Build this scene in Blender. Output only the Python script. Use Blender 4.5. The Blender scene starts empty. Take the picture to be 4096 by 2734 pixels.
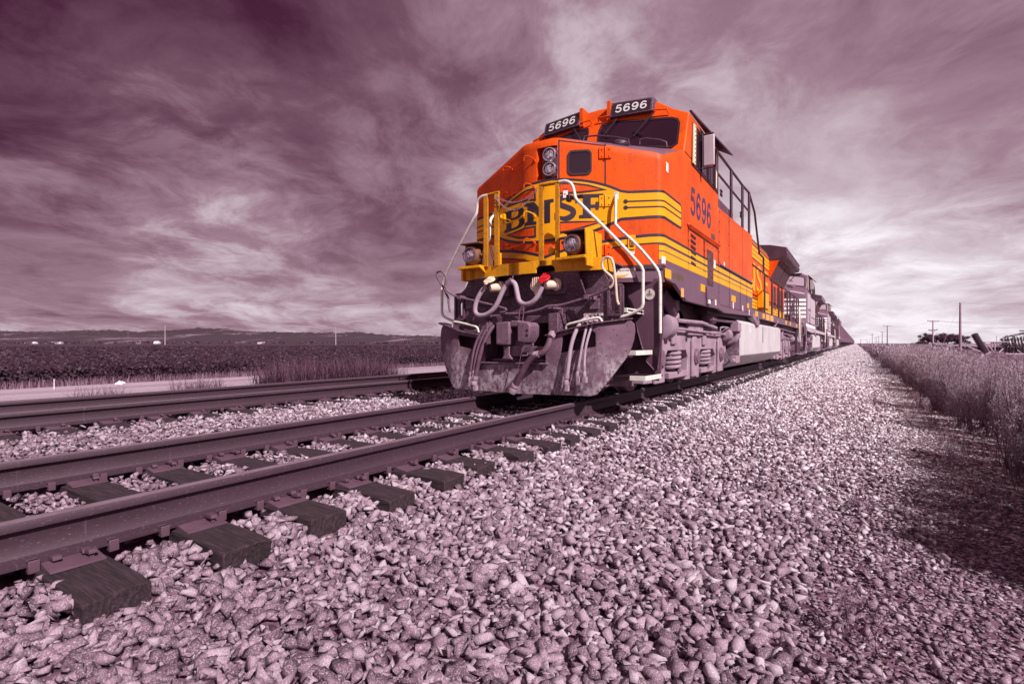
import bpy, bmesh, math, random
import numpy as np
from mathutils import Vector, Matrix, noise as mnoise
from mathutils.geometry import tessellate_polygon

random.seed(7); RNG = np.random.default_rng(11)
PI = math.pi; R = math.radians
sc = bpy.context.scene; COL = sc.collection

# ------------------------------------------------------------------ materials
def lin(c): return tuple(((v/255+.055)/1.055)**2.4 if v > 10 else v/255/12.92 for v in c)
def tone(v, k=1.0):
    """toned grey: v is the reflectance, dark greys lean further to plum"""
    r, g, b = 1.0, float(np.interp(v, [.01, .03, .06, .12, .25, .4, .7], [.28, .33, .39, .51, .67, .79, .91])), float(np.interp(v, [.01, .06, .12, .25, .4, .7], [.62, .69, .77, .85, .915, .96]))
    n = .3*r+.59*g+.11*b
    return (min(1, v*r/n), v*g/n, v*b/n)
def P(m): return m.node_tree.nodes['Principled BSDF']
class N:
    def __init__(s, m): s.t = m.node_tree; s.m = m
    def add(s, typ, **kw):
        n = s.t.nodes.new(typ)
        for k_, v in kw.items():
            if k_.startswith('_'): setattr(n, k_[1:], v)
        return n
    def link(s, a, b): s.t.links.new(a, b)
    def coord(s, kind='Object'): return s.add('ShaderNodeTexCoord').outputs[kind]
    def noise(s, vec, scale, detail=4, rough=.55, dist=0):
        n = s.add('ShaderNodeTexNoise'); s.link(vec, n.inputs['Vector'])
        n.inputs['Scale'].default_value = scale; n.inputs['Detail'].default_value = detail
        n.inputs['Roughness'].default_value = rough; n.inputs['Distortion'].default_value = dist
        return n.outputs['Fac']
    def vor(s, vec, scale, feature='F1', out='Distance', rnd=1):
        n = s.add('ShaderNodeTexVoronoi'); n.feature = feature; s.link(vec, n.inputs['Vector'])
        n.inputs['Scale'].default_value = scale; n.inputs['Randomness'].default_value = rnd
        return n.outputs[out]
    def scl(s, vec, v):
        n = s.add('ShaderNodeMapping'); s.link(vec, n.inputs['Vector']); n.inputs['Scale'].default_value = v
        return n.outputs['Vector']
    def ramp(s, fac, stops):
        n = s.add('ShaderNodeValToRGB'); s.link(fac, n.inputs['Fac']); e = n.color_ramp.elements
        while len(e) < len(stops): e.new(.5)
        for i, (p, c) in enumerate(stops):
            e[i].position = p; e[i].color = (*(c if isinstance(c, (tuple, list)) else (c, c, c)), 1)[:4]
        return n.outputs['Color']
    def mix(s, fac, a, b, typ='MIX'):
        n = s.add('ShaderNodeMix'); n.data_type = 'RGBA'; n.blend_type = typ
        for inp, v in ((n.inputs['Factor'], fac), (n.inputs[6], a), (n.inputs[7], b)):
            if hasattr(v, 'links') or isinstance(v, bpy.types.NodeSocket): s.link(v, inp)
            elif isinstance(v, (int, float)): inp.default_value = v
            else: inp.default_value = (*v, 1)[:4]
        return n.outputs[2]
    def math(s, op, a, b=0.0, c=None):
        n = s.add('ShaderNodeMath'); n.operation = op
        for i, v in enumerate((a, b) if c is None else (a, b, c)):
            if isinstance(v, bpy.types.NodeSocket): s.link(v, n.inputs[i])
            else: n.inputs[i].default_value = v
        return n.outputs[0]
    def bump(s, h, strength=.3, dist=.01):
        n = s.add('ShaderNodeBump'); s.link(h, n.inputs['Height'])
        n.inputs['Strength'].default_value = strength; n.inputs['Distance'].default_value = dist
        s.link(n.outputs['Normal'], P(s.m).inputs['Normal'])
def newmat(name, col, rough=.6, metal=0, spec=.5):
    m = bpy.data.materials.new(name); m.use_nodes = True
    p = P(m); p.inputs['Base Color'].default_value = (*col, 1); p.inputs['Roughness'].default_value = rough
    p.inputs['Metallic'].default_value = metal; p.inputs['Specular IOR Level'].default_value = spec
    return m
def dirty(name, col, rough=.55, metal=0, dirt=tone(.05), amount=.35, scale=3, speck=.0, speckcol=None, bump=0, spec=.5, streak=True):
    """paint or metal with broad grime, vertical streaks and small specks"""
    m = newmat(name, col, rough, metal, spec); n = N(m); co = n.coord()
    a = n.noise(co, scale, 6, .62)
    c = n.mix(n.math('MULTIPLY', n.ramp(a, [(.42, 0), (.75, 1)]), amount), col, dirt)
    if streak:
        st = n.noise(n.scl(co, (9, 9, .7)), 2.4, 5, .6)
        c = n.mix(n.math('MULTIPLY', n.ramp(st, [(.5, 0), (.8, 1)]), amount*.8), c, dirt)
    lo = tuple(v*.82 for v in col)
    c = n.mix(n.math('MULTIPLY', n.noise(co, scale*.35, 3), .5), c, tuple(min(1, v*1.12) for v in col) if speck == 0 else lo)
    if speck:
        sp = n.noise(co, 60, 3, .7)
        c = n.mix(n.ramp(sp, [(.6-.1*speck, 0), (.68-.06*speck, 1)]), c, speckcol or dirt)
    n.link(c, P(m).inputs['Base Color'])
    rr = n.math('MULTIPLY_ADD', a, .3, rough-.12); n.link(rr, P(m).inputs['Roughness'])
    if bump: n.bump(n.noise(co, 45, 4), bump, .004)
    return m
M = {}
ORANGE = (.86, .088, .001); YELLOW = (.80, .33, .002)
M['orange'] = dirty('orange_paint', ORANGE, .45, spec=.22, dirt=(.12, .02, .008), amount=.62, scale=1.9, speck=.24, speckcol=(.26, .03, .008))
M['orange_dull'] = dirty('orange_faded', (.80, .09, .003), .5, spec=.25, dirt=(.2, .035, .012), amount=.25, scale=2)
M['yellow'] = dirty('yellow_paint', YELLOW, .45, spec=.25, dirt=(.25, .08, .01), amount=.22, scale=3)
M['yellow_worn'] = dirty('yellow_worn', (.80, .34, .003), .5, dirt=(.22, .06, .015), amount=.6, scale=3.5, speck=.12, speckcol=(.09, .03, .025), bump=.12, spec=.3)
M['yellow_post'] = dirty('yellow_post', (.58, .225, .002), .5, dirt=(.13, .04, .012), amount=.6, scale=5, speck=.5, speckcol=(.10, .03, .02), bump=.12, spec=.3)
M['navy'] = dirty('navy_paint', (.021, .011, .026), .42, dirt=tone(.07), amount=.2)
M['skirt'] = dirty('skirt_paint', tone(.075), .42, dirt=tone(.16), amount=.35, scale=2)
M['black'] = dirty('black_metal', tone(.03), .5, dirt=tone(.09), amount=.35)
M['frame'] = dirty('underframe', tone(.04), .6, dirt=tone(.14), amount=.5, scale=4, speck=.25, speckcol=tone(.24), bump=.2)
M['dust'] = dirty('dusty_truck', tone(.25), .75, dirt=tone(.09), amount=.85, scale=4, bump=.2)
M['tank'] = dirty('dusty_tank', (.52, .475, .495), .6, dirt=tone(.22), amount=.7, scale=1.5)
M['white'] = dirty('white_pipe', (.80, .74, .70), .45, dirt=(.30, .22, .18), amount=.5, scale=9, speck=.2, speckcol=(.3, .2, .17))
M['rust'] = dirty('rusty_lamp', (.17, .065, .035), .7, dirt=(.07, .03, .025), amount=.6, scale=12, bump=.3, streak=False)
M['hose'] = dirty('pale_hose', tone(.30), .7, dirt=tone(.1), amount=.6, scale=9, bump=.2)
M['rubber'] = dirty('rubber_hose', tone(.045), .65, dirt=tone(.16), amount=.5, scale=9)
M['iron'] = dirty('cast_iron', tone(.12), .62, .1, dirt=tone(.04), amount=.6, scale=8, speck=.2, speckcol=tone(.3), bump=.35)
M['steel'] = dirty('bare_steel', tone(.45), .38, .7, dirt=tone(.12), amount=.5, scale=12)
M['cream'] = dirty('cream_frame', (.78, .62, .40), .5, dirt=(.3, .2, .12), amount=.3)
M['red'] = dirty('red_cap', (.45, .004, .012), .45, dirt=(.1, .01, .01), amount=.3, scale=14)
M['capcream'] = dirty('cream_cap', (.66, .50, .40), .6, dirt=(.25, .16, .12), amount=.5, scale=14)
M['label'] = dirty('white_label', (.72, .62, .60), .6, dirt=(.4, .3, .28), amount=.4, scale=14)
M['labelorange'] = dirty('orange_label', (.8, .33, .09), .6, dirt=(.4, .2, .1), amount=.3)
M['lens'] = newmat('lamp_glass', (.78, .74, .77), .08, .85)
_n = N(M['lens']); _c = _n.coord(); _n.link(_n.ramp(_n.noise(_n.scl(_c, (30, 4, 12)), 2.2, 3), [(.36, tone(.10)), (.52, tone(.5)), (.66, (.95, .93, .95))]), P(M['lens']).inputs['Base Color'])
M['glass'] = newmat('dark_glass', tone(.012), .06, 0, .6)
M['gasket'] = newmat('window_gasket', tone(.012), .5)
M['nsglass'] = newmat('reflection_glass', tone(.34), .12, 0, .6)  # glass lightened to paint a bright reflection into its colour
M['mirror'] = dirty('mirror_back', tone(.42), .5, dirt=tone(.2), amount=.3)
M['boardtext'] = newmat('number_white', (.62, .57, .58), .5)
M['navytext'] = newmat('number_navy', (.05, .03, .09), .5)
M['olive'] = newmat('model_text', (.16, .095, .02), .6)
M['antislip'] = dirty('anti_slip', tone(.09), .9, dirt=tone(.04), amount=.4, bump=.5)
M['blade'] = m = newmat('plow_steel', tone(.12), .72); n = N(m); co = n.coord()
c = n.mix(n.ramp(n.noise(co, 2.6, 4), [(.35, 0), (.7, 1)]), tone(.055), tone(.12))
sep = n.add('ShaderNodeSeparateXYZ'); n.link(co, sep.inputs[0])
splash = n.math('MULTIPLY', n.ramp(n.noise(n.scl(co, (1, 1, .6)), 15, 8, .72), [(.40, 0), (.72, 1)]), n.ramp(n.math('ADD', n.noise(co, 3, 4), n.math('MULTIPLY', sep.outputs['Z'], -.62)), [(.05, 0), (.36, 1)]))
c = n.mix(splash, c, tone(.50)); c = n.mix(n.ramp(n.vor(co, 16), [(.14, 1), (.22, 0)]), c, tone(.045))
n.link(c, P(m).inputs['Base Color']); n.bump(n.noise(co, 40, 5), .4, .006)

M['rail'] = m = newmat('rail_rust', tone(.10), .6, .15); n = N(m); co = n.coord()
c = n.mix(n.noise(n.scl(co, (6, .6, 8)), 2, 5), (.032, .0135, .023), (.066, .030, .048))
st = n.ramp(n.noise(n.scl(co, (1, 9, .5)), 3, 4), [(.66, 0), (.80, 1)])
c = n.mix(n.math('MULTIPLY', st, .35), c, tone(.2)); sp = n.ramp(n.noise(n.scl(co, (20, 14, 60)), 4, 4), [(.62, 0), (.72, 1)])
c = n.mix(n.math('MULTIPLY', sp, .35), c, tone(.32)); n.link(c, P(m).inputs['Base Color']); n.bump(n.noise(co, 60, 4), .2, .003)
M['railtop'] = dirty('rail_head', tone(.26), .38, .5, dirt=tone(.09), amount=.6, scale=6, streak=False)
M['plate'] = dirty('tie_plate', (.085, .038, .06), .7, .1, dirt=tone(.13), amount=.4, scale=7, bump=.25)
M['wood'] = m = newmat('creosote_wood', tone(.05), .8); n = N(m); co = n.coord()
g = n.noise(n.scl(co, (1.2, 16, 10)), 4, 7, .65)
c = n.ramp(g, [(.30, (.007, .0022, .005)), (.50, (.028, .0105, .018)), (.68, (.062, .027, .043)), (.82, tone(.2))]); n.link(c, P(m).inputs['Base Color'])
n.bump(g, .9, .02)
def stone_mat(name, lo, mid, hi):
    m = newmat(name, tone(.4), .85); n = N(m)
    at = n.add('ShaderNodeAttribute'); at.attribute_name = 'shade'
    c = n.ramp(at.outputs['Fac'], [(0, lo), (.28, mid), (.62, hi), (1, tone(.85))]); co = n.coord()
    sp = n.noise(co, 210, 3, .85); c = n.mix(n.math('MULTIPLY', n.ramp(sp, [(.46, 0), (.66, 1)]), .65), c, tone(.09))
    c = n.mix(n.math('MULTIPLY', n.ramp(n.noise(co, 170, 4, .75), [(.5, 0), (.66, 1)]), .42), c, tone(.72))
    n.link(c, P(m).inputs['Base Color']); n.bump(n.noise(co, 90, 4, .7), .5, .004)
    return m
M['stone'] = stone_mat('ballast_stone', tone(.04), tone(.19), tone(.50))
M['chip'] = stone_mat('gravel_chip', tone(.04), tone(.17), tone(.47))
M['bed'] = m = newmat('bed_fines', tone(.2), .95); n = N(m); co = n.coord()
cell = n.vor(co, 17, out='Color'); bw = n.add('ShaderNodeRGBToBW'); n.link(cell, bw.inputs[0])
dist = n.vor(co, 17); c = n.ramp(bw.outputs[0], [(.15, tone(.30)), (.45, tone(.62)), (.8, tone(.86))])
c = n.mix(n.ramp(dist, [(.40, 0), (.68, 1)]), c, tone(.10)); sepb = n.add('ShaderNodeSeparateXYZ'); n.link(co, sepb.inputs[0]); c = n.mix(n.ramp(n.math('MULTIPLY', sepb.outputs['Y'], .03), [(.18, 1), (.42, 0)]), c, tone(.07)); n.link(c, P(m).inputs['Base Color']); n.bump(n.math('MULTIPLY', dist, -1), 1, .04)  # bed darkened near the camera, painting the shade between stones
M['soil'] = m = newmat('soil', tone(.12), .95); n = N(m); co = n.coord()
c = n.ramp(n.noise(co, .35, 9, .7), [(.3, tone(.05)), (.55, tone(.11)), (.8, tone(.2))])
n.link(c, P(m).inputs['Base Color']); n.bump(n.noise(co, 9, 6), .6, .05)
M['road'] = m = newmat('gravel_road', tone(.4), .95); n = N(m); co = n.coord()
tracks = n.noise(n.scl(co, (1.1, .03, 1)), 1.3, 3); c = n.ramp(tracks, [(.32, tone(.20)), (.6, tone(.36))])
c = n.mix(n.math('MULTIPLY', n.ramp(n.noise(co, 22, 6, .75), [(.4, 0), (.65, 1)]), .5), c, tone(.18)); n.link(c, P(m).inputs['Base Color']); n.bump(n.noise(co, 18, 6), .8, .04)
def leafy(name, cols, scale=.8, trans=.25, rough=.6):
    m = newmat(name, cols[0], rough, 0, .3); n = N(m); at = n.add('ShaderNodeAttribute'); at.attribute_name = 'shade'
    c = n.ramp(at.outputs['Fac'], [(i/(len(cols)-1), v) for i, v in enumerate(cols)]); n.link(c, P(m).inputs['Base Color'])
    return m
M['weed'] = leafy('weed_leaf', [tone(.05), tone(.15), tone(.33), tone(.58)])
M['weedstem'] = newmat('weed_stem', tone(.14), .8)
M['grass'] = leafy('grass_blade', [tone(.04), tone(.10), tone(.24)])
M['crop'] = leafy('soy_leaf', [(.017, .005, .011), (.034, .012, .023), (.062, .025, .044)], rough=.55)
M['tree'] = leafy('far_tree_leaf', [tone(.02), tone(.05), tone(.10)])
M['bark'] = newmat('bark', tone(.07), .9)
M['polewood'] = dirty('pole_wood', tone(.36), .85, dirt=tone(.14), amount=.5, scale=2)
M['poledark'] = dirty('pole_dark', tone(.12), .85, dirt=tone(.05), amount=.5, scale=2)
M['nsblack'] = dirty('dark_loco_paint', tone(.085), .4, dirt=tone(.26), amount=.5, scale=1.5)
M['nssunlit'] = dirty('sunlit_black_paint', tone(.40), .5, dirt=tone(.2), amount=.5, scale=1.5)  # black loco paint made pale: sun glare put into the base colour
M['nswhite'] = dirty('white_stripe', (.80, .75, .78), .5, dirt=tone(.4), amount=.3)
M['screen'] = m = newmat('radiator_screen', tone(.06), .7); n = N(m); co = n.coord()
c = n.mix(n.ramp(n.math('FRACT', n.math('MULTIPLY', n.noise(n.scl(co, (1, 1, 1)), 3), 9)), [(.3, 0), (.7, 1)]), tone(.03), (.13, .05, .05)); n.link(c, P(m).inputs['Base Color'])
M['car'] = dirty('coal_car_side', tone(.14), .7, dirt=tone(.24), amount=.5, scale=.6)
M['wire'] = newmat('wire', tone(.25), .6)
M['hill'] = m = newmat('hill_slopes', tone(.08), .95); n = N(m); co = n.coord()
rh = n.add('ShaderNodeMapping'); n.link(co, rh.inputs[0]); rh.inputs['Rotation'].default_value = (0, 0, -R(32.9)); a = n.noise(n.scl(rh.outputs[0], (1, .12, 2)), .011, 6, .6); c = n.mix(n.ramp(a, [(.55, 0), (.63, 1)]), (.040, .014, .027), tone(.20))
c = n.mix(n.ramp(n.noise(co, .045, 5, .7), [(.42, 0), (.6, 1)]), c, (.03, .011, .02)); n.link(c, P(m).inputs['Base Color'])
M['machine'] = dirty('farm_steel', tone(.018), .7, .0, dirt=tone(.05), amount=.5, scale=5)
M['machinelight'] = dirty('farm_frame', tone(.30), .6, dirt=tone(.15), amount=.5, scale=3)
M['shed'] = dirty('shed_wall', tone(.7), .7, dirt=tone(.4), amount=.2, scale=.2)

# ------------------------------------------------------------------ mesh builder
class MB:
    def __init__(s): s.bm = bmesh.new(); s.mi = 0
    def f(s, vs):
        try:
            fc = s.bm.faces.new(vs); fc.material_index = s.mi; return fc
        except ValueError: return None
    def poly(s, pts): return s.f([s.bm.verts.new(p) for p in pts])
    def hexa(s, a, b):
        """two quads of four corners each, joined"""
        A = [s.bm.verts.new(p) for p in a]; B = [s.bm.verts.new(p) for p in b]; k = len(A)
        s.f(A[::-1]); s.f(B)
        for i in range(k): s.f([A[i], A[(i+1) % k], B[(i+1) % k], B[i]])
        return s
    def box(s, x0, x1, y0, y1, z0, z1, rot=None, piv=None):
        a = [(x0, y0, z0), (x1, y0, z0), (x1, y1, z0), (x0, y1, z0)]; b = [(x, y, z1) for x, y, _ in a]
        if rot is not None:
            pv = Vector(piv or ((x0+x1)/2, (y0+y1)/2, (z0+z1)/2)); a = [rot @ (Vector(p)-pv)+pv for p in a]; b = [rot @ (Vector(p)-pv)+pv for p in b]
        return s.hexa(a, b)
    def prism(s, pts, plane, a, b):
        f = {'xz': lambda p, t: (p[0], t, p[1]), 'yz': lambda p, t: (t, p[0], p[1]), 'xy': lambda p, t: (p[0], p[1], t)}[plane]
        # concave outlines are tessellated so that caps stay right
        A = [s.bm.verts.new(f(p, a)) for p in pts]; B = [s.bm.verts.new(f(p, b)) for p in pts]
        for t in tessellate_polygon([[Vector((p[0], p[1], 0)) for p in pts]]):
            s.f([A[i] for i in t]); s.f([B[i] for i in t[::-1]])
        k = len(pts)
        for i in range(k): s.f([A[i], A[(i+1) % k], B[(i+1) % k], B[i]])
        return s
    def tube(s, pts, r, n=8, closed=False, smooth=0):
        pts = [Vector(p) for p in pts]
        for _ in range(smooth):
            q = []
            m_ = len(pts)
            for i in range(m_ if closed else m_-1):
                a, b = pts[i], pts[(i+1) % m_]; q += [a.lerp(b, .25), a.lerp(b, .75)]
            pts = q if closed else [pts[0]]+q+[pts[-1]]
        m_ = len(pts); rr = r if isinstance(r, (list, tuple)) else [r]*m_
        rings = []; ref = None
        for i, p in enumerate(pts):
            if closed: d = pts[(i+1) % m_]-pts[i-1]
            else: d = pts[min(i+1, m_-1)]-pts[max(i-1, 0)]
            if d.length < 1e-9: d = Vector((0, 0, 1))
            d.normalize()
            if ref is None: ref = Vector((0, 0, 1)) if abs(d.z) < .9 else Vector((1, 0, 0))
            u = d.cross(ref)
            if u.length < 1e-4: u = d.orthogonal()
            u.normalize(); v = u.cross(d).normalized(); ref = v
            ra = rr[i] if i < len(rr) else rr[-1]
            rings.append([s.bm.verts.new(p+(u*math.cos(2*PI*j/n)+v*math.sin(2*PI*j/n))*ra) for j in range(n)])
        for i in range(m_ if closed else m_-1):
            a, b = rings[i], rings[(i+1) % m_]
            for j in range(n): s.f([a[j], a[(j+1) % n], b[(j+1) % n], b[j]])
        if not closed: s.f(rings[0][::-1]); s.f(rings[-1])
        return s
    def lathe(s, org, d, prof, n=20, cap=True):
        """prof: (distance along d, radius)"""
        org = Vector(org); d = Vector(d).normalized(); u = d.orthogonal().normalized(); v = d.cross(u); rings = []
        for t, r in prof: rings.append([s.bm.verts.new(org+d*t+(u*math.cos(2*PI*j/n)+v*math.sin(2*PI*j/n))*max(r, 1e-4)) for j in range(n)])
        for a, b in zip(rings, rings[1:]):
            for j in range(n): s.f([a[j], a[(j+1) % n], b[(j+1) % n], b[j]])
        if cap: s.f(rings[0][::-1]); s.f(rings[-1])
        return s
    def build(s, name, mat, parent=None, bevel=0, smooth=True, label=None, recalc=True, seg=2):
        if recalc: bmesh.ops.recalc_face_normals(s.bm, faces=s.bm.faces[:])
        me = bpy.data.meshes.new(name); s.bm.to_mesh(me); s.bm.free()
        for m_ in (mat if isinstance(mat, (list, tuple)) else [mat]): me.materials.append(m_)
        if smooth:
            me.polygons.foreach_set('use_smooth', [True]*len(me.polygons)); me.set_sharp_from_angle(angle=R(38))
        o = bpy.data.objects.new(name, me); COL.objects.link(o)
        if parent is not None:
            o.parent = parent
            if parent.get('_root'): o.location = -parent.location
        if bevel:
            b = o.modifiers.new('bevel', 'BEVEL'); b.width = bevel; b.segments = seg; b.limit_method = 'ANGLE'; b.angle_limit = R(40)
        if label: o['label'] = label
        return o
def tag(o, label=None, cat=None, group=None, kind=None):
    if label: o['label'] = label
    if cat: o['category'] = cat
    if group: o['group'] = group
    if kind: o['kind'] = kind
    return o
def thing(name, loc, label, cat, group=None):
    o = bpy.data.objects.new(name, None); o.empty_display_size = .3; COL.objects.link(o); o.location = loc; o['_root'] = 1
    return tag(o, label, cat, group)
def clone(o, parent=None):
    c_ = o.copy(); COL.objects.link(c_)
    if parent is not None: c_.parent = parent
    for ch in list(o.children): clone(ch, c_)
    return c_
def mesh_np(name, V, F, mat, shade=None, parent=None, smooth=False):
    """numpy verts (n,3) and equal-sided faces (m,k)"""
    V = np.asarray(V, dtype=np.float32); F = np.asarray(F, dtype=np.int32); k_ = F.shape[1]
    me = bpy.data.meshes.new(name); me.vertices.add(len(V)); me.vertices.foreach_set('co', V.ravel())
    me.loops.add(F.size); me.loops.foreach_set('vertex_index', F.ravel())
    me.polygons.add(len(F)); me.polygons.foreach_set('loop_start', np.arange(0, F.size, k_, dtype=np.int32))
    me.update(calc_edges=True)
    if shade is not None:
        a = me.attributes.new('shade', 'FLOAT', 'FACE'); a.data.foreach_set('value', np.asarray(shade, dtype=np.float32))
    me.materials.append(mat)
    if smooth: me.polygons.foreach_set('use_smooth', [True]*len(F))
    me.validate()
    o = bpy.data.objects.new(name, me); COL.objects.link(o)
    if parent is not None: o.parent = parent
    return o
_font = {}
def text_polys(txt, bold=0.0):
    """triangles of a line of type, in a unit-high box: list of ((x,y)*3), width"""
    cu = bpy.data.curves.new('t', 'FONT'); cu.body = txt; cu.offset = bold; cu.resolution_u = 6
    ob = bpy.data.objects.new('t', cu); COL.objects.link(ob); dg = bpy.context.evaluated_depsgraph_get(); dg.update()
    me = bpy.data.meshes.new_from_object(ob.evaluated_get(dg)); me.calc_loop_triangles()
    vs = [v.co.xy.copy() for v in me.vertices]; x0 = min(v.x for v in vs); x1 = max(v.x for v in vs); y0 = min(v.y for v in vs); y1 = max(v.y for v in vs)
    out = [[((vs[i].x-x0)/(x1-x0), (vs[i].y-y0)/(y1-y0)) for i in t.vertices] for t in me.loop_triangles]
    bpy.data.objects.remove(ob); bpy.data.curves.remove(cu); bpy.data.meshes.remove(me)
    return out
def numeral(ch, w_=.2):
    'outline triangles of 5, 6 or 9 in a unit box'
    if ch == '5': pts = [(.90, .91), (.30, .91), (.20, .50), (.34, .58), (.55, .61), (.76, .55), (.88, .38), (.84, .22), (.70, .11), (.48, .08), (.26, .12), (.10, .25)]; k0 = 3
    else: pts = [(.86, .76), (.74, .89), (.52, .92), (.30, .84), (.15, .62), (.11, .40), (.15, .22), (.30, .10), (.51, .08), (.72, .12), (.87, .26), (.86, .42), (.74, .55), (.53, .58), (.33, .53), (.19, .40)]; k0 = 0
    sm = pts[:k0]+chaikin(pts[k0:], 2); L_ = []; R_ = []; k_ = len(sm)
    for i in range(k_):
        a = Vector(sm[max(0, i-1)]); b = Vector(sm[min(k_-1, i+1)]); d = (b-a).normalized()
        nn = Vector((-d.y*1.0, d.x*.72))*w_/2
        if 0 < i < k0+1 and ch == '5':
            d1 = (Vector(sm[i])-a).normalized(); n1 = Vector((-d1.y, d1.x)); cs = max(.45, n1.dot(Vector((-d.y, d.x)))); nn = nn/cs
        p = Vector(sm[i]); L_.append(p+nn); R_.append(p-nn)
    q = []
    for i in range(k_-1): q.append([L_[i], L_[i+1], R_[i+1], R_[i]])
    if ch == '9': q = [[Vector((1-p.x, 1-p.y)) for p in f_] for f_ in q]
    return [[(p.x, p.y) for p in f_] for f_ in q]
def number_on(mb, txt, fn, w_=.2, gap=.16):
    k_ = len(txt); cw = 1/(k_+gap*(k_-1))
    for i, ch in enumerate(txt):
        for f_ in numeral(ch, w_): mb.poly([fn((i*(1+gap)+x)*cw, y) for x, y in f_])
def text_on(mb, txt, fn, bold=.012):
    """fn maps unit text coordinates to a point"""
    for t in text_polys(txt, bold): mb.poly([fn(*p) for p in t])

# ------------------------------------------------------------------ camera, sun, sky
cam = bpy.data.cameras.new('camera'); co_ = bpy.data.objects.new('camera', cam); COL.objects.link(co_); sc.camera = co_
CX, CH, PSI = 3.71, .74, R(32.9)
co_.location = (CX, 0, CH); co_.rotation_euler = (R(90), 0, PSI)
cam.sensor_width = 36; cam.lens = 2130/4096*36; cam.shift_y = 5/4096; cam.clip_start = .05; cam.clip_end = 20000
FWD = Vector((-math.sin(PSI), math.cos(PSI), 0)); RGT = Vector((math.cos(PSI), math.sin(PSI), 0))
def place(px, py, d):
    """metres: point at depth d seen at photo pixel (4096 wide)"""
    return Vector((CX, 0, CH))+FWD*d+RGT*(d*(px-2048)/2130)+Vector((0, 0, -d*(py-1372)/2130))
def direc(px, py): return (FWD+RGT*((px-2048)/2130)+Vector((0, 0, -(py-1372)/2130))).normalized()

SUN_EL = R(41); sh = Vector((-.925, .38, 0)).normalized()*math.cos(SUN_EL); ld = Vector((sh.x, sh.y, -math.sin(SUN_EL)))
sl = bpy.data.lights.new('sun', 'SUN'); so = bpy.data.objects.new('sun', sl); COL.objects.link(so)
sl.energy = 5.0; sl.angle = R(.55); sl.color = (1, .955, .93); so.rotation_euler = ld.to_track_quat('-Z', 'Y').to_euler(); so.location = (30, -10, 30)

w = bpy.data.worlds.new('World'); sc.world = w; w.use_nodes = True
class WN(N):
    def __init__(s): s.t = w.node_tree
n = WN(); bg = w.node_tree.nodes['Background']
gen = n.coord('Generated'); nrm = n.add('ShaderNodeVectorMath'); nrm.operation = 'NORMALIZE'; n.link(gen, nrm.inputs[0]); D = nrm.outputs[0]
sp = n.add('ShaderNodeSeparateXYZ'); n.link(D, sp.inputs[0]); zz = n.math('MAXIMUM', sp.outputs['Z'], 0.0)
den = n.math('ADD', zz, .22); cb = n.add('ShaderNodeCombineXYZ')
n.link(n.math('DIVIDE', sp.outputs['X'], den), cb.inputs[0]); n.link(n.math('DIVIDE', sp.outputs['Y'], den), cb.inputs[1])
rotm = n.add('ShaderNodeMapping'); n.link(cb.outputs[0], rotm.inputs[0]); rotm.inputs['Rotation'].default_value = (0, 0, R(-24)); rot0 = rotm
rotm = n.add('ShaderNodeMapping'); n.link(rot0.outputs[0], rotm.inputs[0]); rotm.inputs['Scale'].default_value = (1.08, .84, 1); rotm.inputs['Location'].default_value = (2.2, 4.4, 0)
warp = n.add('ShaderNodeTexNoise'); n.link(rotm.outputs[0], warp.inputs['Vector']); warp.inputs['Scale'].default_value = 1.1; warp.inputs['Detail'].default_value = 3
wm = n.add('ShaderNodeVectorMath'); wm.operation = 'MULTIPLY_ADD'; n.link(warp.outputs['Color'], wm.inputs[0]); wm.inputs[1].default_value = (.7, .5, 0); n.link(rotm.outputs[0], wm.inputs[2]); CV = wm.outputs[0]
n1 = n.noise(CV, 1.15, 10, .56); n2 = n.noise(CV, 3.0, 12, .66, .25)
rag = n.math('MULTIPLY', n.ramp(n2, [(.40, 0), (.62, 1)]), n.ramp(n.noise(CV, .9, 3), [(.40, .15), (.62, 1)]))
bank = n.ramp(n1, [(.34, 0), (.5, .5), (.68, 1)])
L = n.math('MULTIPLY_ADD', bank, .25, -.125); L = n.math('ADD', L, n.math('MULTIPLY_ADD', rag, .17, -.06)); L = n.math('ADD', L, n.math('MULTIPLY_ADD', n2, .30, -.15))
L = n.math('MULTIPLY_ADD', n.math('EXPONENT', n.math('MULTIPLY', zz, -9.0)), .09, L); L = n.math('MULTIPLY_ADD', n.math('MAXIMUM', n.math('SUBTRACT', zz, .38), 0.0), -.45, L)
SKY = [  # broad light and dark banks of cloud: photo pixel it stands over, tightness, amount
 (250, 80, 7, -.25), (1270, 190, 130, -.07), (880, 60, 120, -.07), (830, 150, 300, .10), (1400, 330, 90, .08), (2400, 190, 40, .10), (2900, 160, 70, .04), (3980, 60, 60, -.08), (3300, 420, 150, -.03), (3450, 300, 250, .05),
 (1620, 730, 260, -.17), (1200, 640, 200, -.10), (1780, 500, 140, -.03), (900, 790, 160, .12), (1450, 810, 240, .14), (1850, 760, 1500, .10), (450, 440, 200, .08), (300, 620, 100, -.05),
 (3400, 1150, 9, .15), (3500, 1300, 25, .16), (3800, 1150, 30, .09), (3980, 1000, 150, -.08), (600, 1000, 10, .06), (250, 1280, 20, .08), (1300, 1250, 26, .10)]
for px, py, k_, amt in SKY:
    dt = n.add('ShaderNodeVectorMath'); dt.operation = 'DOT_PRODUCT'; n.link(D, dt.inputs[0]); dt.inputs[1].default_value = direc(px, py)
    e = n.math('EXPONENT', n.math('MULTIPLY', n.math('SUBTRACT', dt.outputs['Value'], 1.0), k_))
    L = n.math('MULTIPLY_ADD', e, amt, L)
bh = n.add('ShaderNodeVectorMath'); bh.operation = 'DOT_PRODUCT'; n.link(D, bh.inputs[0]); bh.inputs[1].default_value = Vector((-.15, -1, .35)).normalized()
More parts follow.
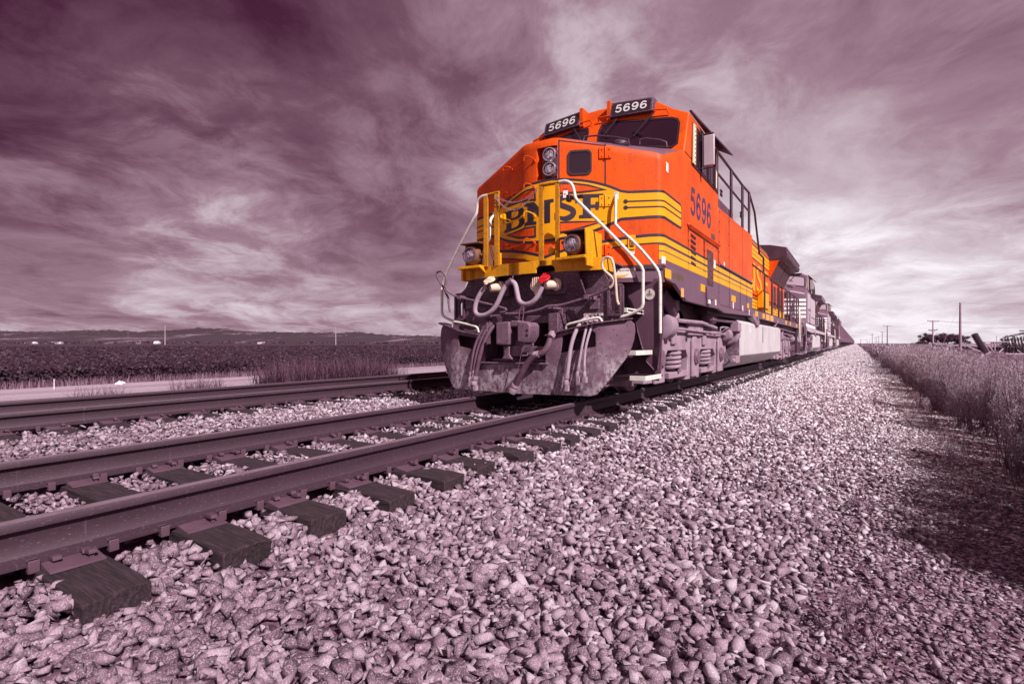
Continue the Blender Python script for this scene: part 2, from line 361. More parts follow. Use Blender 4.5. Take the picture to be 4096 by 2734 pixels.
L = n.math('MULTIPLY_ADD', n.math('EXPONENT', n.math('MULTIPLY', n.math('SUBTRACT', bh.outputs['Value'], 1.0), 3.5)), .24, L)  # added glow in the unseen sky behind the camera, filling the front faces
L = n.math('ADD', L, .555)
colr = n.ramp(L, [(0, lin((38, 12, 30))), (.2, lin((72, 33, 57))), (.4, lin((116, 80, 99))), (.6, lin((163, 131, 147))), (.8, lin((208, 190, 201))), (1, lin((250, 242, 248)))])
sky = n.add('ShaderNodeTexSky'); sky.sky_type = 'NISHITA'; sky.sun_disc = False; sky.sun_elevation = SUN_EL; sky.sun_rotation = math.atan2(-sh.x, -sh.y)
sc_ = n.mix(1.0, sky.outputs[0], (.0015, .0008, .0005), 'MULTIPLY'); fin = n.mix(1.0, colr, sc_, 'ADD')
n.link(fin, bg.inputs['Color']); bg.inputs['Strength'].default_value = .74
sc.view_settings.view_transform = 'Standard'; sc.view_settings.look = 'None'; sc.view_settings.exposure = .44; sc.view_settings.gamma = 1

# ------------------------------------------------------------------ ground
XS2 = -4.6                                                     # centre line of the second track
PROF = [(-9000, -1.0), (-300, -.95), (-60, -.9), (-21, -.86), (-19, -.8), (-17.6, -.64), (-13, -.63), (-11.5, -.72), (-9, -.7), (-7.4, -.5), (-6.2, -.32), (-5.6, -.285), (-1.3, -.275), (1.12, -.285), (1.30, -.32), (1.7, -.36), (2.3, -.42), (3.0, -.475), (3.8, -.50), (5, -.53), (7, -.56), (12, -.6), (60, -.62), (300, -.7), (9000, -.8)]
PX = [p[0] for p in PROF]; PZ = [p[1] for p in PROF]
def gz(x): return np.interp(x, PX, PZ)
xs = sorted(set(PX+[-6.8, -5.9, 1.5, 2, 2.6, 3.4, 4.4, 6, 9, 20, 35, -14, -16, 120, -120, -2000, 2000])); ys = [-60, -10, 0, 3, 6, 10, 15, 22, 32, 50, 80, 130, 220, 400, 900, 2500, 9000]
g = MB(); V = [[g.bm.verts.new((x, y, float(gz(x)))) for x in xs] for y in ys]
for a, b in zip(V, V[1:]):
    for i in range(len(xs)-1): g.f([a[i], a[i+1], b[i+1], b[i]])
tag(g.build('ground', M['soil']), kind='structure')
def strip(name, x0, x1, y0, y1, dz, m, ny=60, wob=0, seed=0, nx=10):
    s = MB(); rr = random.Random(seed); rows = []
    ph = rr.random()*9
    for j in range(ny+1):
        y = y0+(y1-y0)*(j/ny)**1.6
        e = wob*(mnoise.noise((ph, y*.6, 0))+.5*mnoise.noise((ph, y*2.3, 4)))
        rows.append([s.bm.verts.new((x, y, float(gz(x))+dz)) for x in [x0+(x1+e-x0)*i/nx for i in range(nx+1)]])
    for a, b in zip(rows, rows[1:]):
        for i in range(nx): s.f([a[i], a[i+1], b[i+1], b[i]])
    return tag(s.build(name, m), kind='structure')
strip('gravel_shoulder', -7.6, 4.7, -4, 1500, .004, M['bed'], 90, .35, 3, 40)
strip('gravel_road', -17.5, -13.1, -8, 700, .008, M['road'], 50, .3, 5, 6)

# ------------------------------------------------------------------ rails, ties
RAILP = [(-.076, -.186), (.076, -.186), (.076, -.174), (.02, -.155), (.0095, -.135), (.0087, -.055), (.013, -.046), (.036, -.040), (.037, -.012), (.031, -.003), (.018, 0), (-.018, 0), (-.031, -.003), (-.037, -.012), (-.036, -.040), (-.013, -.046), (-.0087, -.055), (-.0095, -.135), (-.02, -.155), (-.076, -.174)]
TIE_Y0 = -.08
def rail(x, label, far, anchors):
    s = MB(); ysr = [-4, 0, 5, 10, 20, 40, 80, 160, far]; rows = []
    for y in ysr: rows.append([s.bm.verts.new((x+px, y, pz)) for px, pz in RAILP])
    k_ = len(RAILP)
    for a, b in zip(rows, rows[1:]):
        for i in range(k_):
            s.mi = 1 if i in (9, 10, 11) else 0
            s.f([a[i], a[(i+1) % k_], b[(i+1) % k_], b[i]])
    o = s.build('rail', [M['rail'], M['railtop']], label=label); tag(o, label, 'rail', 'rails of the two tracks')
    base = None
    for j in range(anchors):
        for sg in (-1, 1):
            yc = TIE_Y0+.5*j+sg*.142
            if (j % 2) and sg > 0 and x < -2: continue
            if base is None:
                a = MB(); a.box(-.088, .088, -.016, .016, -.214, -.188); a.box(.07, .094, -.02, .02, -.214, -.160); a.box(-.094, -.07, -.02, .02, -.214, -.160); a.box(.05, .09, -.02, .02, -.172, -.160)
                base = a.build('rail_anchor', M['plate'], o, bevel=.004); base.location = (x, yc, 0)
            else:
                c_ = base.copy(); COL.objects.link(c_); c_.parent = o; c_.location = (x, yc, 0)
    return o
r_near = rail(.7555, 'near rail of the main track running under the right-hand wheels', 1500, 24)
rail(-.7555, 'far rail of the main track running under the left-hand wheels', 1500, 24)
rail(XS2+.7555, 'inner rail of the empty second track beside the white ballast', 1500, 20)
r_out = rail(XS2-.7555, 'outermost rail of the empty second track with a bolted joint', 1500, 6)
jb = MB(); jb.box(XS2-.74, XS2-.715, 9.7, 10.75, -.15, -.05)
for k_ in range(6): jb.lathe((XS2-.716, 9.85+.15*k_, -.10), (1, 0, 0), [(0, .026), (.03, .026), (.03, .012), (.045, .012)], 6)
jb.build('joint_bar', M['plate'], r_out, bevel=.004)
jb2 = MB(); jb2.box(XS2-.738, XS2-.708, 15.2, 15.5, -.17, -.02); jb2.build('bond_plate', M['dust'], r_out, bevel=.004)

def tie_mesh(seed):
    rr = random.Random(seed); s = MB(); nx, ny_ = 26, 4
    bmesh.ops.create_cube(s.bm, size=1); bmesh.ops.scale(s.bm, vec=(2.59, .229, .178), verts=s.bm.verts)
    bmesh.ops.bisect_plane
    for i in range(1, nx): bmesh.ops.bisect_plane(s.bm, geom=s.bm.verts[:]+s.bm.edges[:]+s.bm.faces[:], plane_co=(-1.295+2.59*i/nx, 0, 0), plane_no=(1, 0, 0))
    for i in range(1, ny_): bmesh.ops.bisect_plane(s.bm, geom=s.bm.verts[:]+s.bm.edges[:]+s.bm.faces[:], plane_co=(0, -.1145+.229*i/ny_, 0), plane_no=(0, 1, 0))
    bmesh.ops.bisect_plane(s.bm, geom=s.bm.verts[:]+s.bm.edges[:]+s.bm.faces[:], plane_co=(0, 0, 0), plane_no=(0, 0, 1))
    for v in s.bm.verts:
        q = v.co*3+Vector((seed*7.1, 0, 0)); e = abs(v.co.x) > 1.29
        v.co += Vector((mnoise.noise(q*2.2)*(.022 if e else .004), mnoise.noise(q+Vector((0, 9, 0)))*.007, mnoise.noise(q*1.7+Vector((3, 3, 9)))*.006))
        if e and v.co.z > .08: v.co.z -= abs(mnoise.noise(q*4))*.03
        if abs(v.co.y) > .1 and v.co.z > .08 and rr.random() < .18: v.co.z -= rr.random()*.018
    s.bm.transform(Matrix.Translation((0, 0, -.089)))
    return s
def plate_mesh():
    s = MB(); s.prism([(-.19, -.012), (.19, -.012), (.19, -.004), (.086, .012), (.078, .012), (.078, .003), (-.078, .003), (-.078, .012), (-.086, .012), (-.19, -.004)], 'xz', -.098, .098); return s
def spike_mesh():
    s = MB(); s.box(-.009, .009, -.009, .009, 0, .026); s.prism([(-.022, .024), (.034, .022), (.034, .030), (.012, .042), (-.018, .040)], 'xz', -.016, .016); return s
TIES = {}
def ties(xc, y0, n_, nparts, nspk, label, group):
    for i in range(n_):
        rr = random.Random(i*31+int(xc*10)); v = rr.randrange(5); y = y0+.5*i+rr.uniform(-.03, .03)
        if v not in TIES:
            o = tie_mesh(v).build('railroad_tie', M['wood'], bevel=.006); TIES[v] = o; first = True
        else:
            o = bpy.data.objects.new('railroad_tie', TIES[v].data); COL.objects.link(o)
            b = o.modifiers.new('bevel', 'BEVEL'); b.width = .006; b.segments = 1; b.limit_method = 'ANGLE'; b.angle_limit = R(40)
        o.location = (xc+rr.uniform(-.035, .035), y, -.205+rr.uniform(-.004, .003)); o.rotation_euler = (0, 0, rr.uniform(-.015, .015)+(PI if rr.random() < .5 else 0))
        flip = abs(o.rotation_euler.z) > 1; tag(o, label, 'railway tie', group)
        if i >= nparts: continue
        for sd in (-1, 1):
            if 'plate' not in TIES: TIES['plate'] = plate_mesh().build('tie_plate', M['plate'], o, bevel=.003); p = TIES['plate']
            else: p = TIES['plate'].copy(); COL.objects.link(p); p.parent = o
            lx = xc+sd*.7555-o.location.x
            p.location = ((-lx if flip else lx), 0, .012+.001)
            if i >= nspk: continue
            for k_, (sx, sy) in enumerate(((.105, -.055), (.105, .05), (-.105, -.05), (.150, .055), (-.150, -.04))):
                if 'spike' not in TIES: TIES['spike'] = spike_mesh().build('spike', M['plate'], p, bevel=.002); q = TIES['spike']
                else: q = TIES['spike'].copy(); COL.objects.link(q); q.parent = p
                q.location = (sx, sy, -.002+rr.uniform(-.006, .006)); q.rotation_euler = (0, 0, (PI if sx > 0 else 0)+rr.uniform(-.2, .2))
ties(0, TIE_Y0, 110, 40, 12, 'weathered dark wooden tie across the main track under the train', 'wooden ties of the main track')
ties(XS2, .75, 60, 22, 9, 'split dark wooden tie across the empty second track', 'wooden ties of the second track')

# ------------------------------------------------------------------ ballast stones
def stone_protos(k_, lo, hi, flat):
    out = []
    for i in range(k_):
        rr = random.Random(900+i+int(flat*100)); b = bmesh.new()
        for _ in range(rr.randint(lo, hi)):
            v = Vector((rr.gauss(0, 1), rr.gauss(0, 1), rr.gauss(0, 1))).normalized()
            q = max(abs(v.x), abs(v.y), abs(v.z)); v = v.lerp(v/q, .9)*rr.uniform(.74, 1.0)
            b.verts.new(v)
        r_ = bmesh.ops.convex_hull(b, input=b.verts[:]); bmesh.ops.delete(b, geom=[e for e in set(r_['geom_interior']+r_['geom_unused']) if isinstance(e, bmesh.types.BMVert)], context='VERTS')
        bmesh.ops.triangulate(b, faces=b.faces[:]); b.verts.index_update()
        out.append((np.array([v.co[:] for v in b.verts]), np.array([[v.index for v in f_.verts] for f_ in b.faces]))); b.free()
    return out
def quat_mats(n_, tilt):
    """random turns about z with a tilt"""
    a = RNG.uniform(0, 2*PI, n_); ax = RNG.normal(size=(n_, 3)); ax /= np.linalg.norm(ax, axis=1)[:, None]; th = RNG.normal(0, tilt, n_)
    c_, s_ = np.cos(a), np.sin(a); Z = np.zeros((n_, 3, 3)); Z[:, 0, 0] = c_; Z[:, 0, 1] = -s_; Z[:, 1, 0] = s_; Z[:, 1, 1] = c_; Z[:, 2, 2] = 1
    K = np.zeros((n_, 3, 3)); K[:, 0, 1] = -ax[:, 2]; K[:, 0, 2] = ax[:, 1]; K[:, 1, 0] = ax[:, 2]; K[:, 1, 2] = -ax[:, 0]; K[:, 2, 0] = -ax[:, 1]; K[:, 2, 1] = ax[:, 0]
    Rm = np.eye(3)+np.sin(th)[:, None, None]*K+(1-np.cos(th))[:, None, None]*(K@K)
    return Rm@Z
PROT = stone_protos(70, 7, 11, 1.0)
def stones(name, pos, size, flat, tilt, shade, mat):
    """pos (n,3), size (n,), flat (n,3) axis factors"""
    n_ = len(pos); Rm = quat_mats(n_, tilt); pid = RNG.integers(0, len(PROT), n_); Vs = []; Fs = []; Ss = []; off = 0
    for k_, (pv, pf) in enumerate(PROT):
        ix = np.where(pid == k_)[0]
        if not len(ix): continue
        v = pv[None]*(size[ix, None, None]*flat[ix, None, :]); v = np.einsum('nij,nvj->nvi', Rm[ix], v)+pos[ix, None, :]
        f_ = pf[None]+(np.arange(len(ix))*len(pv))[:, None, None]+off; off += len(ix)*len(pv)
        Vs.append(v.reshape(-1, 3)); Fs.append(f_.reshape(-1, 3)); Ss.append(np.repeat(shade[ix], len(pf)))
    return tag(mesh_np(name, np.concatenate(Vs), np.concatenate(Fs), mat, np.concatenate(Ss)), kind='stuff')
def scatter(x0, x1, y0, y1, dens):
    n_ = int((x1-x0)*(y1-y0)*dens); return RNG.uniform(x0, x1, n_), RNG.uniform(y0, y1, n_)
def keep_ballast(x, y):
    k_ = np.ones(len(x), bool)
    for xr in (-.7555, .7555, XS2-.7555, XS2+.7555): k_ &= np.abs(x-xr) > .105
    for xc, yb in ((0, TIE_Y0), (XS2, .75)):
        on = (np.abs(x-xc) < 1.33) & (np.abs(((y-yb+.25) % .5)-.25) < .135); k_ &= ~(on & (RNG.random(len(x)) < np.where(np.abs(x-xc) > 1.18, .90, .985)))
    return k_
def shade_mix(n_):
    s_ = np.clip(RNG.beta(1.9, 1.5, n_), 0, 1); dk = RNG.random(n_) < .25; s_[dk] = RNG.uniform(0, .18, dk.sum()); return s_
parts = []
for (x0, x1, y0, y1, dens, r0, r1) in [(1.0, 3.5, .1, 4.5, 1450, .020, .043), (1.0, 3.5, 4.5, 10, 1050, .019, .037), (3.3, 4.3, .3, 10, 800, .014, .031), (-1.35, 1.35, .2, 10, 900, .018, .035), (-3.45, -1.2, .6, 14, 900, .018, .036), (-6.9, -3.2, .8, 16, 330, .02, .036),
        (1.0, 4.3, 10, 22, 640, .021, .038), (1.1, 4.6, 22, 60, 300, .026, .044), (.9, 4.8, 60, 210, 42, .045, .075), (-3.4, -1.2, 14, 30, 170, .025, .04), (-1.3, 1.3, 10, 16, 200, .022, .038)]:
    x, y = scatter(x0, x1, y0, y1, dens); k_ = keep_ballast(x, y)
    if x0 >= 3.2: k_ &= RNG.random(len(x)) < np.clip((4.25-x)/.8, .08, 1)*np.interp(y, [1, 5], [.35, 1])
    x, y = x[k_], y[k_]; n_ = len(x); sz = RNG.uniform(r0, r1, n_)*RNG.choice([.8, 1, 1, 1.15], n_)
    lift = RNG.random(n_)**1.3*.05
    z = gz(x)+lift-.006+np.where((np.abs(x) < 1.25), .035, 0)+np.where((np.abs(x-XS2) < 1.25), .03, 0)+np.where((x < -1.35) & (x > XS2+1.35), .03, 0)
    fl = np.stack([RNG.uniform(.85, 1.35, n_), RNG.uniform(.7, 1.0, n_), RNG.uniform(.5, .85, n_)], 1); parts.append((np.stack([x, y, z], 1), sz, fl, np.clip(shade_mix(n_)*np.interp(y, [1, 3, 8, 20], [.40, .56, .95, 1.3]), 0, 1)))  # tone factor paints vignette and shaded stone sides near the camera, brighter far off
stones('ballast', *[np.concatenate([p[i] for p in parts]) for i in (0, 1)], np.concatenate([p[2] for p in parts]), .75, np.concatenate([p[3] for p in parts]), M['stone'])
parts = []
for (x0, x1, y0, y1, dens, r0, r1) in [(3.1, 6.3, .3, 7, 2600, .007, .02), (3.1, 6.3, .3, 8, 150, .016, .034), (3.3, 5.8, 7, 14, 1300, .011, .024), (3.4, 5.6, 14, 50, 420, .018, .034)]:
    x, y = scatter(x0, x1, y0, y1, dens); k_ = RNG.random(len(x)) < np.clip((x-2.9)/.7, .15, 1)*np.clip((6.6-x)/.8, .1, 1); x, y = x[k_], y[k_]; n_ = len(x)
    sz = RNG.uniform(r0, r1, n_); z = gz(x)+RNG.random(n_)*.012
    fl = np.stack([RNG.uniform(.9, 1.6, n_), RNG.uniform(.7, 1.05, n_), RNG.uniform(.25, .55, n_)], 1); parts.append((np.stack([x, y, z], 1), sz, fl, np.clip(shade_mix(n_)*np.interp(y, [1, 3, 7, 15], [.26, .38, .95, 1.35]), 0, 1)))  # near chips darker: soil mixed in, plus vignette and weed shade painted in
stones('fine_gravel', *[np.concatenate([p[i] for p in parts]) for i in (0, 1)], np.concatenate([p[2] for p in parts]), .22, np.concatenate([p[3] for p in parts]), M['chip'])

# ------------------------------------------------------------------ locomotive
FX0, FY0, FX1, FY1 = .2, 6.42, 1.55, 7.03; SLP = (FY1-FY0)/(FX1-FX0); FL = math.hypot(FX1-FX0, FY1-FY0); LC = FX0+FL
TH = math.atan(SLP); RAD = .13; TL = RAD*math.tan((PI/2-TH)/2)
CEN = Vector((FX1, FY1)) + Vector((-RAD, RAD*math.tan(PI/4+0))) # replaced below
_n1 = Vector((-math.sin(TH), math.cos(TH))); _a = Vector((FX1, FY1))-Vector((math.cos(TH), math.sin(TH)))*TL; CEN = _a+_n1*RAD
def wrap2(s, off=0.0):
    """plan position on the nose and side outline at run s (0 = centre of the nose), pushed out by off"""
    sg = 1 if s >= 0 else -1; a = abs(s)
    if a <= FX0: return Vector((sg*a, FY0-off))
    if a <= LC-TL: return Vector((sg*(FX0+(a-FX0)*math.cos(TH)+off*math.sin(TH)), FY0+(a-FX0)*math.sin(TH)-off*math.cos(TH)))
    if a < LC+TL:
        u = (a-LC+TL)/(2*TL); an = -PI/2+TH+u*(PI/2-TH); p = CEN+Vector((math.cos(an), math.sin(an)))*(RAD+off); return Vector((sg*p.x, p.y))
    return Vector((sg*(FX1+off), FY1+a-LC))
def wrap(s, z, off=0.0): p = wrap2(s, off); return Vector((p.x, p.y, z))
CUTS = [FX0, -FX0]+[sg*(LC-TL+2*TL*i/6) for sg in (1, -1) for i in range(7)]
def side_s(y): return LC+y-FY1
def decal(mb, loops, off):
    """flat shape given in (s, z), laid off metres proud of the nose and sides"""
    if not isinstance(loops[0][0], (tuple, list)): loops = [loops]
    b = bmesh.new(); pts = [p for l in loops for p in l]; vs = [b.verts.new((p[0], p[1], 0)) for p in pts]
    for t in tessellate_polygon([[Vector((p[0], p[1], 0)) for p in l] for l in loops]):
        try: b.faces.new([vs[i] for i in t])
        except ValueError: pass
    for c_ in CUTS: bmesh.ops.bisect_plane(b, geom=b.verts[:]+b.edges[:]+b.faces[:], plane_co=(c_, 0, 0), plane_no=(1, 0, 0))
    mp = {v: mb.bm.verts.new(wrap(v.co.x, v.co.y, off)) for v in b.verts}
    for f_ in b.faces:
        q = f_.calc_center_median(); vv = [mp[v] for v in f_.verts]
        nf = mb.f(vv)
        if nf is not None:
            nf.normal_update(); e = .01; t_ = wrap2(q.x+e)-wrap2(q.x-e); out = Vector((t_.y, -t_.x, 0))
            if nf.normal.dot(out) < 0: nf.normal_flip()
    b.free()
def rect(s0, s1, z0, z1): return [(s0, z0), (s1, z0), (s1, z1), (s0, z1)]
def rrect(s0, s1, z0, z1, r, k_=5):
    o = []
    for cx, cz, a0 in ((s1-r, z1-r, 0), (s0+r, z1-r, PI/2), (s0+r, z0+r, PI), (s1-r, z0+r, 1.5*PI)):
        o += [(cx+r*math.cos(a0+PI/2*i/k_), cz+r*math.sin(a0+PI/2*i/k_)) for i in range(k_+1)]
    return o
def disc(s, z, r, k_=14): return [(s+r*math.cos(2*PI*i/k_), z+r*math.sin(2*PI*i/k_)) for i in range(k_)]
def band(top, bot): return list(top)+list(bot)[::-1]
def shift(pts, dz): return [(s, z+dz) for s, z in pts]
def inset(pts, d):
    """move an outline inwards by d"""
    k_ = len(pts); ar = sum(pts[i][0]*pts[(i+1) % k_][1]-pts[(i+1) % k_][0]*pts[i][1] for i in range(k_)); sg = 1 if ar > 0 else -1; o = []
    for i in range(k_):
        p0, p1, p2 = Vector(pts[i-1]), Vector(pts[i]), Vector(pts[(i+1) % k_]); a = (p1-p0).normalized(); b = (p2-p1).normalized()
        na = Vector((-a.y, a.x))*sg; nb = Vector((-b.y, b.x))*sg; m_ = (na+nb)
        if m_.length < 1e-6: m_ = na
        m_.normalize(); o.append(tuple(p1+m_*min(d/max(.3, m_.dot(na)), 3*abs(d))))
    return o
def thick(pts, w_, caps=True):
    """a stroke of given width (or widths) as an outline"""
    L_, R_ = [], []; k_ = len(pts); ws = w_ if isinstance(w_, (list, tuple)) else [w_]*k_
    for i in range(k_):
        a = Vector(pts[max(0, i-1)]); b = Vector(pts[min(k_-1, i+1)]); d = (b-a).normalized(); nn = Vector((-d.y, d.x))*ws[i]/2; p = Vector(pts[i]); L_.append(tuple(p+nn)); R_.append(tuple(p-nn))
    return L_+R_[::-1]
def chaikin(pts, it=2):
    for _ in range(it):
        q = [pts[0]]
        for a, b in zip(pts, pts[1:]): q += [(a[0]*.75+b[0]*.25, a[1]*.75+b[1]*.25), (a[0]*.25+b[0]*.75, a[1]*.25+b[1]*.75)]
        pts = q+[pts[-1]]
    return pts

def nose_top(s):
    a = abs(s); return 3.565 if a < .3 else 3.565-(a-.3)*.2085
def cab_y(x, z): return 8.0+.07*abs(x)+.42*(z-3.65)
YC, YB, YH = 10.42, 14.235, 22.0          # ends of cab, equipment box, long hood
LOCO_Y = 17.0
def bolt_rows(mb, pts, r=.012, d=(1, 0, 0), h=.012):
    for p in pts: mb.lathe(p, d, [(0, r), (h*.6, r), (h, r*.5)], 6)

def make_loco(lead):
    if lead: t = thing('diesel_locomotive', (0, LOCO_Y, 0), 'big orange and yellow diesel locomotive with dark plow, leading the train', 'locomotive')
    else: t = thing('diesel_locomotive', (0, LOCO_Y, 0), 'dark locomotive with white nose stripes coupled right behind the orange one', 'locomotive', 'dark locomotives behind the orange one')
    body = M['orange'] if lead else M['nsblack']; bodys = M['orange'] if lead else M['nssunlit']; skirt = M['skirt'] if lead else M['nssunlit']; rl = M['black']
    # ---- nose
    b = MB(); zs0 = 1.78; inner = (-.035, .28)
    ss = sorted(set([0, .3, -.3, .92, -.92, inner[0], inner[1]]+CUTS+[sg*side_s(y) for sg in (1, -1) for y in (7.35, 7.7, 8.12)]))
    def toprow(s):
        y = wrap2(s).y; a = abs(s)
        return nose_top(s) if a <= LC+TL else 3.28+(3.65-3.28)*(y-7.13)/(8.12-7.13)
    rows = [[b.bm.verts.new(wrap(s, z, o)) for s in ss] for z, o in ((zs0, 0), (3.0, 0))]
    rows.append([b.bm.verts.new(wrap(s, min(3.49, toprow(s)-.12), 0)) for s in ss])
    rows.append([b.bm.verts.new(wrap(s, toprow(s)-.05, 0)) for s in ss]); rows.append([b.bm.verts.new(wrap(s, toprow(s)-.014, -.016)) for s in ss]); rows.append([b.bm.verts.new(wrap(s, toprow(s), -.05)) for s in ss])
    for ri, (a, c_) in enumerate(zip(rows, rows[1:])):
        for i in range(len(ss)-1):
            if ri == 1 and ss[i] >= inner[0]-1e-6 and ss[i+1] <= inner[1]+1e-6: continue
            b.f([a[i], a[i+1], c_[i+1], c_[i]])
    # slanted top up to the cab windows
    lastrow = rows[-1]; cabrow = []
    for s in ss:
        p = wrap2(s, -.05); x = p.x; z = 3.97-.21*max(0, abs(x)-.2)
        cabrow.append(b.bm.verts.new((x, min(8.13, cab_y(x, z)) if abs(s) < LC-TL else 8.13, z if abs(s) < LC-TL else 3.66)))
    b.mi = 1
    for i in range(len(ss)-1): b.f([lastrow[i], lastrow[i+1], cabrow[i+1], cabrow[i]])
    b.mi = 0
    nose = b.build('nose', [body, M['antislip']], t)
    b = MB()                                                     # headlight recess
    fr = [wrap(s, z) for s, z in rect(*inner, 3.0, 3.49)]; bk = [p+Vector((.02, .13, 0)) for p in fr]; A = [b.bm.verts.new(p) for p in fr]; B = [b.bm.verts.new(p) for p in bk]
    for i in range(4): b.f([A[i], A[(i+1) % 4], B[(i+1) % 4], B[i]])
    b.f(B); b.build('headlight_recess', body, nose, recalc=True)
    b = MB(); yl = 6.50; b.prism([(s+.02, z) for s, z in rrect(.035, .262, 3.02, 3.42, .05)], 'xz', yl-.05, yl); hl = b.build('headlight_panel', M['frame'], t, bevel=.004)
    for zc in (3.327, 3.128):
        c0 = (.165, yl-.05, zc); d = (.12, -1, 0)
        b = MB(); b.lathe(c0, d, [(0, .098), (.04, .098), (.052, .09), (.052, .082)], 24, False); h = b.build('headlight', M['steel'], t)
        b = MB(); b.lathe(c0, d, [(.03, .083), (.042, .07), (.05, .04), (.053, .005)], 24); b.build('lens', M['lens'], h)
        b = MB()
        for a in (0, 2.1, 4.2): b.box(.165+.1*math.cos(a)-.015, .165+.1*math.cos(a)+.015, yl-.085, yl-.045, zc+.1*math.sin(a)-.015, zc+.1*math.sin(a)+.015)
        b.build('clamp', M['frame'], h)
    # ---- door in the nose
    b = MB(); z0, z1, s0, s1 = 1.86, 3.455, .318, .918
    decal(b, [rect(.295, .312, 1.82, 3.52), ][0], .003); decal(b, rect(s1, s1+.018, 1.80, 3.43), .003); decal(b, [(.31, 3.515), (.918, 3.415), (.918, 3.402), (.31, 3.50)], .003); b.build('door_seam', M['gasket'], nose)
    b = MB(); decal(b, [rrect(.418, .748, 3.022, 3.362, .07), rrect(.444, .722, 3.05, 3.335, .055)], .014); gk = b
    lo_, li_ = rrect(.418, .748, 3.022, 3.362, .07), rrect(.444, .722, 3.05, 3.335, .055)
    for L_ in (lo_, li_):
        for i in range(len(L_)): gk.poly([wrap(*L_[i], .014), wrap(*L_[(i+1) % len(L_)], .014), wrap(*L_[(i+1) % len(L_)], 0), wrap(*L_[i], 0)])
    dw = gk.build('door_window', M['gasket'], t); b = MB(); decal(b, rrect(.44, .726, 3.046, 3.339, .055), .005); b.build('pane', M['screen'] if 0 else M['glass'], dw)
    if lead:
        for zc in (3.304, 2.656, 1.993):
            b = MB()
            for sa in (.845, .94): 
                pa, pb = wrap(sa, zc, .004), wrap(sa+.07, zc, .004); q = Vector((math.cos(TH), math.sin(TH), 0)); nn = Vector((math.sin(TH), -math.cos(TH), 0))
                b.hexa([pa+Vector((0, 0, -.075)), pb+Vector((0, 0, -.075)), pb+Vector((0, 0, .075)), pa+Vector((0, 0, .075))], [pa+nn*.014+Vector((0, 0, -.075)), pb+nn*.014+Vector((0, 0, -.075)), pb+nn*.014+Vector((0, 0, .075)), pa+nn*.014+Vector((0, 0, .075))])
                for dz in (-.045, .045): b.lathe(wrap(sa+.04, zc+dz, .016), nn, [(0, .013), (.012, .012)], 6)
            b.lathe(wrap(.927, zc-.08, .022), (0, 0, 1), [(0, .013), (.16, .013)], 8); b.build('hinge', M['orange'] if zc > 3 else (M['yellow'] if zc > 2.3 else M['orange']), t, bevel=.003)
    # ---- paint: curved bands and letters
    if lead:
        top = [(-1.80, 2.783), (-1.113, 2.766), (-.953, 2.80), (-.756, 2.866), (-.558, 2.922), (-.312, 2.962), (-.12, 2.985), (.1, 3.0), (.3, 2.998), (.55, 2.978), (.745, 2.943), (.933, 2.888), (1.044, 2.844), (1.177, 2.783), (1.41, 2.78), (2.48, 2.778)]
        rnd = [(2.535, 2.768), (2.575, 2.73), (2.585, 2.68), (2.585, 2.47), (2.575, 2.43), (2.54, 2.405)]
        bot = [(2.48, 2.402), (1.177, 2.402), (1.044, 2.343), (.933, 2.297), (.736, 2.222), (.455, 2.168), (.319, 2.147), (.1, 2.128), (-.19, 2.135), (-.443, 2.178), (-.716, 2.248), (-.921, 2.322), (-1.113, 2.385), (-1.268, 2.39), (-1.80, 2.392)]
        out = chaikin(top, 1)+rnd+chaikin(bot, 1)
        b = MB(); decal(b, out, .003); emb = b.build('emblem_outline', M['navy'], nose)
        b = MB(); decal(b, inset(out, .037), .0055); b.build('emblem_field', M['yellow'], nose)
        b = MB()
        for z in (2.638, 2.556):
            decal(b, rect(1.20, 2.535, z-.010, z+.010), .008); decal(b, disc(1.195, z, .03), .008); decal(b, rect(-1.72, -1.06, z-.020, z-.002), .008); decal(b, disc(-1.05, z-.011, .028), .008)
        wed = [[(-.66, 2.775), (-.558, 2.815), (-.312, 2.862), (-.075, 2.885), (-.068, 2.752), (-.312, 2.775)], [(-.655, 2.338), (-.312, 2.345), (-.067, 2.352), (-.067, 2.24), (-.2, 2.238), (-.4, 2.27)],
               [(.323, 2.905), (.5, 2.895), (.7, 2.862), (.865, 2.815), (.6, 2.8), (.323, 2.795)], [(.323, 2.372), (.552, 2.373), (.85, 2.375), (.552, 2.306), (.323, 2.258)]]
        for w_ in wed: decal(b, inset(w_, -.027), .008)
        # the four letters, slab serif
        def put(loops, s0, s1, z0, z1, sk=0.0):
            f_ = lambda p: (s0+(s1-s0)*p[0], z0+(z1-z0)*p[1]+sk*p[0])
            decal(b, [[f_(p) for p in l] for l in loops], .0085)
        Bo = [(0, 0), (.62, 0), (.82, .03), (.95, .11), (1, .24), (.97, .37), (.88, .47), (.76, .52), (.88, .58), (.95, .67), (.96, .79), (.88, .92), (.74, .98), (.6, 1), (0, 1), (0, .86), (.10, .84), (.10, .16), (0, .14)]
        put([Bo, [(.36, .59), (.36, .88), (.56, .88), (.67, .83), (.70, .74), (.66, .64), (.56, .59)], [(.36, .12), (.36, .46), (.58, .46), (.70, .40), (.73, .29), (.69, .18), (.57, .12)]], -.776, -.225, 2.388, 2.698)
        put([[(0, 0), (.44, 0), (.44, .13), (.34, .16), (.34, .60), (.72, 0), (.90, 0), (.90, .84), (1, .87), (1, 1), (.58, 1), (.58, .87), (.70, .84), (.70, .44), (.36, 1), (0, 1), (0, .87), (.13, .84), (.13, .16), (0, .13)]], -.24, .232, 2.392, 2.712)
        cl = [(.97, .78), (.86, .90), (.70, .96), (.5, .965), (.32, .93), (.20, .84), (.18, .72), (.28, .62), (.48, .55), (.68, .48), (.83, .38), (.84, .25), (.74, .13), (.55, .055), (.36, .055), (.18, .12), (.05, .25)]
